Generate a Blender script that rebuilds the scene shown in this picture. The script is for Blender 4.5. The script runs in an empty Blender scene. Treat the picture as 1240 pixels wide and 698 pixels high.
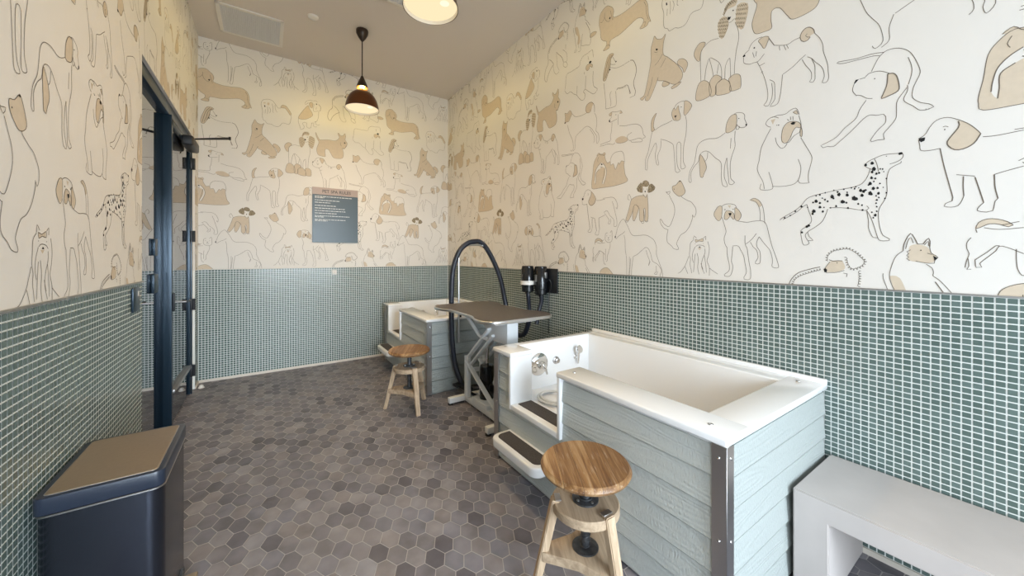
import bpy, bmesh, math, random
from mathutils import Vector, Matrix
from mathutils.geometry import tessellate_polygon

random.seed(7)
SC = bpy.context.scene
COL = SC.collection
PI = math.pi

# ------------------------------------------------------------------ room dimensions (metres)
XL, XR = -0.627, 2.424          # left / right wall faces
YB, YF = 5.419, -3.40           # back / front wall faces
ZC, ZT = 3.932, 1.285           # ceiling, top of the tiled wainscot
CAM_H = 1.45

# ------------------------------------------------------------------ materials
def new_mat(name):
    m = bpy.data.materials.new(name); m.use_nodes = True
    nt = m.node_tree; nt.nodes.clear()
    out = nt.nodes.new('ShaderNodeOutputMaterial')
    b = nt.nodes.new('ShaderNodeBsdfPrincipled')
    nt.links.new(b.outputs[0], out.inputs[0])
    return m, nt, b

def mat(name, col, rough=0.5, metal=0.0, var=0.0, vscale=8.0, bump=0.0, bscale=60.0, stretch=(1, 1, 1), spec=0.5, coat=0.0):
    m, nt, b = new_mat(name)
    b.inputs['Base Color'].default_value = (*col, 1)
    b.inputs['Roughness'].default_value = rough
    b.inputs['Metallic'].default_value = metal
    b.inputs['Specular IOR Level'].default_value = spec
    b.inputs['Coat Weight'].default_value = coat
    L = nt.links
    tc = nt.nodes.new('ShaderNodeTexCoord'); mp = nt.nodes.new('ShaderNodeMapping')
    mp.inputs['Scale'].default_value = stretch
    L.new(tc.outputs['Object'], mp.inputs[0])
    if var > 0:
        n = nt.nodes.new('ShaderNodeTexNoise'); n.inputs['Scale'].default_value = vscale; n.inputs['Detail'].default_value = 5
        L.new(mp.outputs[0], n.inputs['Vector'])
        r = nt.nodes.new('ShaderNodeValToRGB')
        r.color_ramp.elements[0].position = 0.3; r.color_ramp.elements[1].position = 0.7
        r.color_ramp.elements[0].color = (*[c * (1 - var) for c in col], 1)
        r.color_ramp.elements[1].color = (*[min(1, c * (1 + var)) for c in col], 1)
        L.new(n.outputs[0], r.inputs[0]); L.new(r.outputs[0], b.inputs['Base Color'])
    if bump > 0:
        n2 = nt.nodes.new('ShaderNodeTexNoise'); n2.inputs['Scale'].default_value = bscale; n2.inputs['Detail'].default_value = 4
        L.new(mp.outputs[0], n2.inputs['Vector'])
        bp = nt.nodes.new('ShaderNodeBump'); bp.inputs['Strength'].default_value = bump; bp.inputs['Distance'].default_value = 0.004
        L.new(n2.outputs[0], bp.inputs['Height']); L.new(bp.outputs[0], b.inputs['Normal'])
    return m

def island_mat(name, cols, rough, spec=0.5, noise=0.0, nscale=30):
    """Colour picked per loose tile from a ramp."""
    m, nt, b = new_mat(name); L = nt.links
    g = nt.nodes.new('ShaderNodeNewGeometry')
    r = nt.nodes.new('ShaderNodeValToRGB'); cr = r.color_ramp
    while len(cr.elements) < len(cols): cr.elements.new(0.5)
    for i, c in enumerate(cols):
        cr.elements[i].position = i / (len(cols) - 1); cr.elements[i].color = (*c, 1)
    L.new(g.outputs['Random Per Island'], r.inputs[0])
    src = r.outputs[0]
    if noise > 0:
        tc = nt.nodes.new('ShaderNodeTexCoord')
        n = nt.nodes.new('ShaderNodeTexNoise'); n.noise_dimensions = '4D'; n.inputs['Scale'].default_value = nscale; n.inputs['Detail'].default_value = 6
        w = nt.nodes.new('ShaderNodeMath'); w.operation = 'MULTIPLY'; w.inputs[1].default_value = 50
        L.new(g.outputs['Random Per Island'], w.inputs[0]); L.new(w.outputs[0], n.inputs['W'])
        L.new(tc.outputs['Object'], n.inputs['Vector'])
        mr = nt.nodes.new('ShaderNodeMapRange'); mr.inputs[1].default_value = 0.3; mr.inputs[2].default_value = 0.7
        mr.inputs[3].default_value = 1 - noise; mr.inputs[4].default_value = 1 + noise
        L.new(n.outputs[0], mr.inputs[0])
        mx = nt.nodes.new('ShaderNodeMix'); mx.data_type = 'RGBA'; mx.blend_type = 'MULTIPLY'; mx.inputs[0].default_value = 1
        L.new(src, mx.inputs[6]); L.new(mr.outputs[0], mx.inputs[7]); src = mx.outputs[2]
    L.new(src, b.inputs['Base Color'])
    b.inputs['Roughness'].default_value = rough
    b.inputs['Specular IOR Level'].default_value = spec
    return m

def wood_mat(name, dark, light, scale=1.0, axis='X', rough=0.55, bump=0.25, mid=None):
    """Streaky wood grain running along one object axis."""
    m, nt, b = new_mat(name); L = nt.links
    tc = nt.nodes.new('ShaderNodeTexCoord'); mp = nt.nodes.new('ShaderNodeMapping')
    s = {'X': (1.5, 22, 22), 'Y': (22, 1.5, 22), 'Z': (22, 22, 1.5)}[axis]
    mp.inputs['Scale'].default_value = [q * scale for q in s]
    L.new(tc.outputs['Object'], mp.inputs[0])
    n = nt.nodes.new('ShaderNodeTexNoise'); n.inputs['Scale'].default_value = 1.6; n.inputs['Detail'].default_value = 8; n.inputs['Roughness'].default_value = 0.65
    n.inputs['Distortion'].default_value = 0.6
    L.new(mp.outputs[0], n.inputs['Vector'])
    r = nt.nodes.new('ShaderNodeValToRGB'); r.color_ramp.elements[0].position = 0.32; r.color_ramp.elements[1].position = 0.68
    r.color_ramp.elements[0].color = (*dark, 1); r.color_ramp.elements[1].color = (*light, 1)
    if mid:
        e = r.color_ramp.elements.new(0.5); e.color = (*mid, 1)
    L.new(n.outputs[0], r.inputs[0]); L.new(r.outputs[0], b.inputs['Base Color'])
    bp = nt.nodes.new('ShaderNodeBump'); bp.inputs['Strength'].default_value = bump; bp.inputs['Distance'].default_value = 0.003
    L.new(n.outputs[0], bp.inputs['Height']); L.new(bp.outputs[0], b.inputs['Normal'])
    b.inputs['Roughness'].default_value = rough
    return m

def plank_mat(name):
    """Round seat glued up from planks of different tone, grain along Y."""
    m = wood_mat(name, (0.16, 0.065, 0.022), (0.56, 0.37, 0.19), 0.9, 'Y', 0.42, 0.35, mid=(0.36, 0.19, 0.072))
    nt = m.node_tree; L = nt.links
    b = [n for n in nt.nodes if n.type == 'BSDF_PRINCIPLED'][0]; src = b.inputs['Base Color'].links[0].from_socket
    tc = nt.nodes.new('ShaderNodeTexCoord'); sx = nt.nodes.new('ShaderNodeSeparateXYZ'); L.new(tc.outputs['Object'], sx.inputs[0])
    dv = nt.nodes.new('ShaderNodeMath'); dv.operation = 'MULTIPLY_ADD'; dv.inputs[1].default_value = 14.0; dv.inputs[2].default_value = .35; L.new(sx.outputs[0], dv.inputs[0])
    fl = nt.nodes.new('ShaderNodeMath'); fl.operation = 'FLOOR'; L.new(dv.outputs[0], fl.inputs[0])
    wn = nt.nodes.new('ShaderNodeTexWhiteNoise'); wn.noise_dimensions = '1D'; L.new(fl.outputs[0], wn.inputs['W'])
    rp = nt.nodes.new('ShaderNodeValToRGB'); rp.color_ramp.elements[0].color = (.62, .56, .50, 1); rp.color_ramp.elements[1].color = (1.12, 1.16, 1.22, 1)
    L.new(wn.outputs['Value'], rp.inputs[0])
    fr = nt.nodes.new('ShaderNodeMath'); fr.operation = 'FRACT'; L.new(dv.outputs[0], fr.inputs[0])
    lt = nt.nodes.new('ShaderNodeMath'); lt.operation = 'LESS_THAN'; lt.inputs[1].default_value = .022; L.new(fr.outputs[0], lt.inputs[0])
    m1 = nt.nodes.new('ShaderNodeMix'); m1.data_type = 'RGBA'; m1.blend_type = 'MULTIPLY'; m1.inputs[0].default_value = 1
    L.new(src, m1.inputs[6]); L.new(rp.outputs[0], m1.inputs[7])
    n = nt.nodes.new('ShaderNodeTexNoise'); n.inputs['Scale'].default_value = 1; n.inputs['Detail'].default_value = 3
    mp = nt.nodes.new('ShaderNodeMapping'); mp.inputs['Scale'].default_value = (150, 9, 150); L.new(tc.outputs['Object'], mp.inputs[0]); L.new(mp.outputs[0], n.inputs['Vector'])
    r2 = nt.nodes.new('ShaderNodeMapRange'); r2.inputs[1].default_value = .60; r2.inputs[2].default_value = .72; r2.inputs[3].default_value = 0; r2.inputs[4].default_value = .38; L.new(n.outputs[0], r2.inputs[0])
    m2 = nt.nodes.new('ShaderNodeMix'); m2.data_type = 'RGBA'; L.new(r2.outputs[0], m2.inputs[0]); L.new(m1.outputs[2], m2.inputs[6]); m2.inputs[7].default_value = (.62, .52, .42, 1)
    m3 = nt.nodes.new('ShaderNodeMix'); m3.data_type = 'RGBA'; L.new(lt.outputs[0], m3.inputs[0]); L.new(m2.outputs[2], m3.inputs[6]); m3.inputs[7].default_value = (.09, .045, .02, 1)
    L.new(m3.outputs[2], b.inputs['Base Color'])
    return m

def siding_mat(name, col, axis):
    """Painted fibre-cement boards: fine sawn texture with faint arched grain."""
    m, nt, b = new_mat(name); L = nt.links
    tc = nt.nodes.new('ShaderNodeTexCoord'); mp = nt.nodes.new('ShaderNodeMapping')
    mp.inputs['Scale'].default_value = (1.1, 1.0, 8.0) if axis == 'Y' else (1.0, 1.1, 8.0)
    L.new(tc.outputs['Object'], mp.inputs[0])
    n = nt.nodes.new('ShaderNodeTexNoise'); n.inputs['Scale'].default_value = 1.5; n.inputs['Detail'].default_value = 1
    L.new(mp.outputs[0], n.inputs['Vector'])
    mul = nt.nodes.new('ShaderNodeMath'); mul.operation = 'MULTIPLY'; mul.inputs[1].default_value = 70
    L.new(n.outputs[0], mul.inputs[0])
    sn = nt.nodes.new('ShaderNodeMath'); sn.operation = 'SINE'; L.new(mul.outputs[0], sn.inputs[0])
    mp2 = nt.nodes.new('ShaderNodeMapping'); mp2.inputs['Scale'].default_value = (260, 260, 55)
    L.new(tc.outputs['Object'], mp2.inputs[0])
    n2 = nt.nodes.new('ShaderNodeTexNoise'); n2.inputs['Scale'].default_value = 1; n2.inputs['Detail'].default_value = 2
    L.new(mp2.outputs[0], n2.inputs['Vector'])
    ad = nt.nodes.new('ShaderNodeMath'); ad.operation = 'MULTIPLY_ADD'; ad.inputs[1].default_value = 7.0
    L.new(n2.outputs[0], ad.inputs[0]); L.new(sn.outputs[0], ad.inputs[2])
    bp = nt.nodes.new('ShaderNodeBump'); bp.inputs['Strength'].default_value = 0.6; bp.inputs['Distance'].default_value = 0.0012
    L.new(ad.outputs[0], bp.inputs['Height']); L.new(bp.outputs[0], b.inputs['Normal'])
    b.inputs['Base Color'].default_value = (*col, 1); b.inputs['Roughness'].default_value = 0.5
    return m

def emit_mat(name, col, s):
    m = bpy.data.materials.new(name); m.use_nodes = True; nt = m.node_tree; nt.nodes.clear()
    out = nt.nodes.new('ShaderNodeOutputMaterial'); e = nt.nodes.new('ShaderNodeEmission')
    e.inputs[0].default_value = (*col, 1); e.inputs[1].default_value = s
    nt.links.new(e.outputs[0], out.inputs[0]); return m

def pane_mat(name, tint, refl, rough=0.01):
    """Thin flat pane: passes light straight on, mirrors more at grazing angles."""
    m = bpy.data.materials.new(name); m.use_nodes = True; nt = m.node_tree; nt.nodes.clear(); L = nt.links
    out = nt.nodes.new('ShaderNodeOutputMaterial'); t = nt.nodes.new('ShaderNodeBsdfTransparent'); g = nt.nodes.new('ShaderNodeBsdfGlossy')
    t.inputs[0].default_value = (*tint, 1); g.inputs['Roughness'].default_value = rough
    g.inputs['Color'].default_value = (0.97, 0.98, 1, 1)
    f = nt.nodes.new('ShaderNodeLayerWeight'); f.inputs[0].default_value = refl
    mx = nt.nodes.new('ShaderNodeMixShader')
    L.new(f.outputs['Fresnel'], mx.inputs[0]); L.new(t.outputs[0], mx.inputs[1]); L.new(g.outputs[0], mx.inputs[2]); L.new(mx.outputs[0], out.inputs[0])
    return m

M = {}
M['paper'] = mat('wallpaper_ground', (0.80, 0.775, 0.735), 0.7, var=0.012, vscale=3, spec=0.25)
M['ink'] = mat('wallpaper_ink', (0.17, 0.14, 0.11), 0.75, spec=0.2)
M['tan'] = mat('wallpaper_tan', (0.665, 0.57, 0.45), 0.75, var=0.03, vscale=40, spec=0.2)
M['olive'] = mat('wallpaper_olive', (0.30, 0.25, 0.175), 0.75, var=0.55, vscale=110, spec=0.2)
M['black'] = mat('wallpaper_black', (0.02, 0.02, 0.02), 0.7, spec=0.2)
M['grout'] = mat('mosaic_grout', (0.86, 0.89, 0.865), 0.8, spec=0.3)
M['tile_r'] = island_mat('sage_glass_mosaic', [(0.100, 0.143, 0.131), (0.120, 0.168, 0.155), (0.138, 0.190, 0.178)], 0.14, 0.3)
M['tile_b'] = M['tile_r']; M['tile_l'] = M['tile_r']
M['hex'] = island_mat('slate_hexagon_tile', [(0.115, 0.108, 0.129), (0.167, 0.158, 0.183), (0.200, 0.187, 0.203), (0.200, 0.198, 0.235), (0.235, 0.212, 0.217), (0.275, 0.266, 0.294)], 0.42, 0.5, 0.28, 9)
M['hexgrout'] = mat('floor_grout', (0.56, 0.53, 0.52), 0.85)
M['ceil'] = mat('ceiling_paint', (0.72, 0.67, 0.62), 0.8, spec=0.2)
M['cream'] = mat('cream_trim', (0.72, 0.66, 0.58), 0.5)
M['steeltrim'] = mat('brushed_edge_trim', (0.40, 0.39, 0.38), 0.4, metal=0.8)
M['white'] = mat('white_acrylic', (0.90, 0.905, 0.91), 0.18, coat=0.3)
M['siding_y'] = siding_mat('sage_grey_siding_long', (0.55, 0.58, 0.56), 'X')  # same paint as the ends, lightened to make up for weak side light
M['siding_x'] = siding_mat('sage_grey_siding_end', (0.37, 0.40, 0.385), 'Y')  # darker copy of the front paint, offsets strong daylight on the ends
M['steel'] = mat('stainless_steel', (0.52, 0.50, 0.49), 0.32, metal=1.0)
M['chrome'] = mat('chrome', (0.80, 0.80, 0.80), 0.08, metal=1.0)
M['mat'] = mat('dark_grip_mat', (0.075, 0.066, 0.064), 0.85, var=0.3, vscale=160, bump=0.4, bscale=400)
M['seat'] = plank_mat('reclaimed_elm_seat')
M['rawwood'] = wood_mat('pale_raw_wood', (0.36, 0.245, 0.15), (0.62, 0.47, 0.32), 1.0, 'Z', 0.65, 0.25)
M['rawplate'] = wood_mat('pale_raw_wood_plate', (0.31, 0.215, 0.135), (0.56, 0.42, 0.285), 1.0, 'Y', 0.65, 0.25)
M['iron'] = mat('dark_cast_iron', (0.12, 0.125, 0.135), 0.45, metal=0.85, var=0.3, vscale=40)
M['whitemetal'] = mat('white_powder_coated_steel', (0.78, 0.80, 0.81), 0.35)
M['rubber'] = mat('black_rubber', (0.014, 0.015, 0.018), 0.5)
M['blackgloss'] = mat('black_gloss_enamel', (0.010, 0.011, 0.013), 0.12)
M['hose'] = mat('blue_black_hose', (0.018, 0.022, 0.035), 0.3)
M['tabletop'] = mat('charcoal_rubber_tabletop', (0.095, 0.08, 0.072), 0.38, var=0.12, vscale=30, bump=0.15, bscale=500)
M['alu'] = mat('aluminium_edge', (0.66, 0.66, 0.66), 0.3, metal=1.0)
M['concrete'] = mat('warm_grey_cast_concrete', (0.57, 0.52, 0.495), 0.55, var=0.05, vscale=5, bump=0.05, bscale=80)
M['canblack'] = mat('black_stainless', (0.060, 0.067, 0.088), 0.26, metal=0.9, stretch=(1, 1, 0.02), bump=0.02, bscale=600)
M['canrim'] = mat('navy_black_plastic', (0.022, 0.030, 0.050), 0.3)
M['bronze'] = mat('bronze_brushed_lid', (0.46, 0.36, 0.26), 0.38, metal=0.75, var=0.03, vscale=80)
M['frame'] = mat('dark_blue_black_aluminium', (0.012, 0.030, 0.050), 0.28, metal=0.35)
M['darkmetal'] = mat('matt_black_metal', (0.012, 0.014, 0.018), 0.45)
M['glass'] = pane_mat('door_glass', (0.62, 0.66, 0.66), 0.93)
M['pane'] = pane_mat('window_glass', (0.97, 0.98, 0.98), 0.2)
M['corridor'] = mat('corridor_paint', (0.30, 0.22, 0.16), 0.7)
M['signdark'] = mat('slate_blue_sign', (0.055, 0.085, 0.105), 0.3)
M['signhead'] = mat('rosy_taupe_sign_band', (0.40, 0.31, 0.275), 0.35)
M['signtext'] = mat('pale_sign_lettering', (0.66, 0.68, 0.68), 0.5)
M['signtitle'] = mat('dark_sign_title', (0.10, 0.085, 0.08), 0.5)
M['whiteplastic'] = mat('white_plastic', (0.80, 0.78, 0.74), 0.35)
M['grille'] = mat('vent_grille_white', (0.66, 0.67, 0.69), 0.5)
M['grilledark'] = mat('vent_recess', (0.36, 0.37, 0.39), 0.7)
M['copper'] = mat('copper_brown_enamel', (0.12, 0.042, 0.012), 0.28, metal=0.5)
M['bakelite'] = mat('dark_brown_bakelite', (0.022, 0.011, 0.007), 0.3)
M['brass'] = mat('brass', (0.70, 0.44, 0.17), 0.22, metal=1.0)
M['shadewhite'] = mat('white_enamel_inside_shade', (0.86, 0.80, 0.68), 0.4)
M['lampglow'] = emit_mat('lamp_diffuser_glow', (1.0, 0.80, 0.50), 1.0)
M['bulb'] = emit_mat('bulb_glint_glow', (1.0, 0.86, 0.62), 1.15)
M['clear'] = mat('milky_clear_hose', (0.70, 0.70, 0.68), 0.2)

# ------------------------------------------------------------------ mesh helpers
class MB:
    """Collects shapes and links them as one mesh object."""
    def __init__(s): s.bm = bmesh.new(); s.mats = []
    def mi(s, m):
        if m not in s.mats: s.mats.append(m)
        return s.mats.index(m)
    def _paint(s, faces, m, smooth=False):
        i = s.mi(m)
        for f in faces: f.material_index = i; f.smooth = smooth
    def box(s, x0, x1, y0, y1, z0, z1, m, bev=0.0, seg=2, rot=None, piv=None):
        t = bmesh.new()
        bmesh.ops.create_cube(t, size=1)
        for v in t.verts:
            v.co = Vector(((x0 + x1) / 2 + v.co.x * (x1 - x0), (y0 + y1) / 2 + v.co.y * (y1 - y0), (z0 + z1) / 2 + v.co.z * (z1 - z0)))
        if bev > 0:
            bmesh.ops.bevel(t, geom=list(t.edges), offset=bev, segments=seg, affect='EDGES', profile=0.5)
        if rot is not None:
            p = Vector(piv) if piv else Vector(((x0 + x1) / 2, (y0 + y1) / 2, (z0 + z1) / 2))
            for v in t.verts: v.co = rot @ (v.co - p) + p
        s.merge(t, m, bev > 0); return s
    def merge(s, t, m, smooth):
        i = s.mi(m); mp = {}
        for v in t.verts: mp[v] = s.bm.verts.new(v.co)
        for f in t.faces:
            try: g = s.bm.faces.new([mp[v] for v in f.verts])
            except ValueError: continue
            g.material_index = i; g.smooth = smooth
        t.free()
    def tube(s, pts, r, m, seg=12, cap=True, rads=None):
        pts = [Vector(p) for p in pts]; n = len(pts); rings = []
        up = Vector((0, 0, 1))
        t0 = (pts[1] - pts[0]).normalized()
        nrm = t0.cross(up)
        if nrm.length < 1e-3: nrm = t0.cross(Vector((1, 0, 0)))
        nrm.normalize()
        for i in range(n):
            a = pts[max(0, i - 1)]; b = pts[min(n - 1, i + 1)]
            t = (b - a).normalized()
            nrm = (nrm - t * nrm.dot(t)).normalized()
            bn = t.cross(nrm)
            rr = rads[i] if rads else r
            rings.append([s.bm.verts.new(pts[i] + (nrm * math.cos(2 * PI * k / seg) + bn * math.sin(2 * PI * k / seg)) * rr) for k in range(seg)])
        fs = []
        for i in range(n - 1):
            for k in range(seg):
                fs.append(s.bm.faces.new((rings[i][k], rings[i][(k + 1) % seg], rings[i + 1][(k + 1) % seg], rings[i + 1][k])))
        s._paint(fs, m, True)
        if cap: s._paint([s.bm.faces.new(rings[0][::-1]), s.bm.faces.new(rings[-1])], m, False)
        return s
    def lathe(s, prof, m, c=(0, 0, 0), seg=32, axis='Z', closed=False):
        """prof = [(radius, height)]"""
        rings = []
        for r, h in prof:
            ring = []
            for k in range(seg):
                a = 2 * PI * k / seg; ca, sa = math.cos(a) * r, math.sin(a) * r
                p = {'Z': (ca, sa, h), 'X': (h, ca, sa), 'Y': (sa, h, ca)}[axis]
                ring.append(s.bm.verts.new(Vector(c) + Vector(p)))
            rings.append(ring)
        fs = []
        pr = list(range(len(rings) - 1))
        for i in pr:
            for k in range(seg):
                fs.append(s.bm.faces.new((rings[i][k], rings[i][(k + 1) % seg], rings[i + 1][(k + 1) % seg], rings[i + 1][k])))
        if closed:
            for k in range(seg):
                fs.append(s.bm.faces.new((rings[-1][k], rings[-1][(k + 1) % seg], rings[0][(k + 1) % seg], rings[0][k])))
        else:
            if prof[0][0] > 1e-5: fs.append(s.bm.faces.new(rings[0][::-1]))
            if prof[-1][0] > 1e-5: fs.append(s.bm.faces.new(rings[-1]))
        s._paint(fs, m, True); return s
    def prism(s, poly, z0, z1, m, bev=0.0, smooth=False, seg=2):
        t = bmesh.new()
        vs = [t.verts.new((x, y, z0)) for x, y in poly]
        f = t.faces.new(vs)
        r = bmesh.ops.extrude_face_region(t, geom=[f])
        for e in r['geom']:
            if isinstance(e, bmesh.types.BMVert): e.co.z = z1
        bmesh.ops.recalc_face_normals(t, faces=t.faces)
        if bev > 0:
            eds = [e for e in t.edges if abs(e.verts[0].co.z - e.verts[1].co.z) < 1e-6]
            bmesh.ops.bevel(t, geom=eds, offset=bev, segments=seg, affect='EDGES', profile=0.5)
        s.merge(t, m, smooth or bev > 0); return s
    def beam(s, a, b, w, h, m, bev=0.004, up=(0, 0, 1), w2=None, h2=None):
        """A square bar from a to b, w wide (sideways) and h high."""
        a = Vector(a); b = Vector(b); d = (b - a).normalized()
        sd = d.cross(Vector(up)).normalized(); u = sd.cross(d)
        t = bmesh.new(); vs = []
        for p, ww, hh in ((a, w, h), (b, w2 or w, h2 or h)):
            for i, j in ((-1, -1), (1, -1), (1, 1), (-1, 1)):
                vs.append(t.verts.new(p + sd * (i * ww / 2) + u * (j * hh / 2)))
        for q in ((0, 1, 2, 3), (7, 6, 5, 4), (0, 4, 5, 1), (1, 5, 6, 2), (2, 6, 7, 3), (3, 7, 4, 0)):
            t.faces.new([vs[k] for k in q])
        bmesh.ops.recalc_face_normals(t, faces=t.faces)
        if bev > 0: bmesh.ops.bevel(t, geom=list(t.edges), offset=bev, segments=2, affect='EDGES')
        s.merge(t, m, bev > 0); return s
    def quad(s, pts, m):
        f = s.bm.faces.new([s.bm.verts.new(p) for p in pts]); f.material_index = s.mi(m); return s
    def build(s, name, parent=None, recalc=True, origin=None):
        if recalc: bmesh.ops.recalc_face_normals(s.bm, faces=s.bm.faces)
        me = bpy.data.meshes.new(name); s.bm.to_mesh(me); s.bm.free()
        for m in s.mats: me.materials.append(m)
        if any(p.use_smooth for p in me.polygons): me.set_sharp_from_angle(angle=math.radians(38))
        o = bpy.data.objects.new(name, me); COL.objects.link(o)
        if parent: o.parent = parent
        return o

def spline(pts, step=0.03, closed=False):
    """Catmull-Rom resample of a list of points of any dimension."""
    n = len(pts)
    if n < 3 and not closed: 
        a, b = pts[0], pts[1]; L = math.dist(a, b); k = max(1, int(L / step))
        return [tuple(a[q] + (b[q] - a[q]) * i / k for q in range(len(a))) for i in range(k + 1)]
    out = []
    rng = n if closed else n - 1
    for i in range(rng):
        p1 = pts[i]; p2 = pts[(i + 1) % n]
        p0 = pts[(i - 1) % n] if (closed or i > 0) else tuple(2 * a - b for a, b in zip(p1, p2))
        p3 = pts[(i + 2) % n] if (closed or i + 2 < n) else tuple(2 * b - a for a, b in zip(p1, p2))
        k = max(1, int(round(math.dist(p1, p2) / step)))
        for j in range(k):
            t = j / k
            out.append(tuple(0.5 * (2 * b + (c - a) * t + (2 * a - 5 * b + 4 * c - d) * t * t + (3 * b - a - 3 * c + d) * t ** 3) for a, b, c, d in zip(p0, p1, p2, p3)))
    if not closed: out.append(tuple(pts[-1]))
    return out

def thing(name, label, cat, loc=(0, 0, 0), rz=0, group=None):
    o = bpy.data.objects.new(name, None); COL.objects.link(o)
    o.empty_display_size = 0.1
    o.location = loc; o.rotation_euler = (0, 0, rz)
    o['label'] = label; o['category'] = cat
    if group: o['group'] = group
    return o
def tag(o, label, cat, group=None):
    o['label'] = label; o['category'] = cat
    if group: o['group'] = group
    return o
def struct(o): o['kind'] = 'structure'; return o
def dup(root, loc, rz=None, label=None):
    r = root.copy(); COL.objects.link(r); r.location = loc
    if rz is not None: r.rotation_euler = (0, 0, rz)
    if label: r['label'] = label
    for ch in [c for c in bpy.data.objects if c.parent == root]:
        c = ch.copy(); COL.objects.link(c); c.parent = r
        for g in [q for q in bpy.data.objects if q.parent == ch]:
            d = g.copy(); COL.objects.link(d); d.parent = c
    return r

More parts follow.
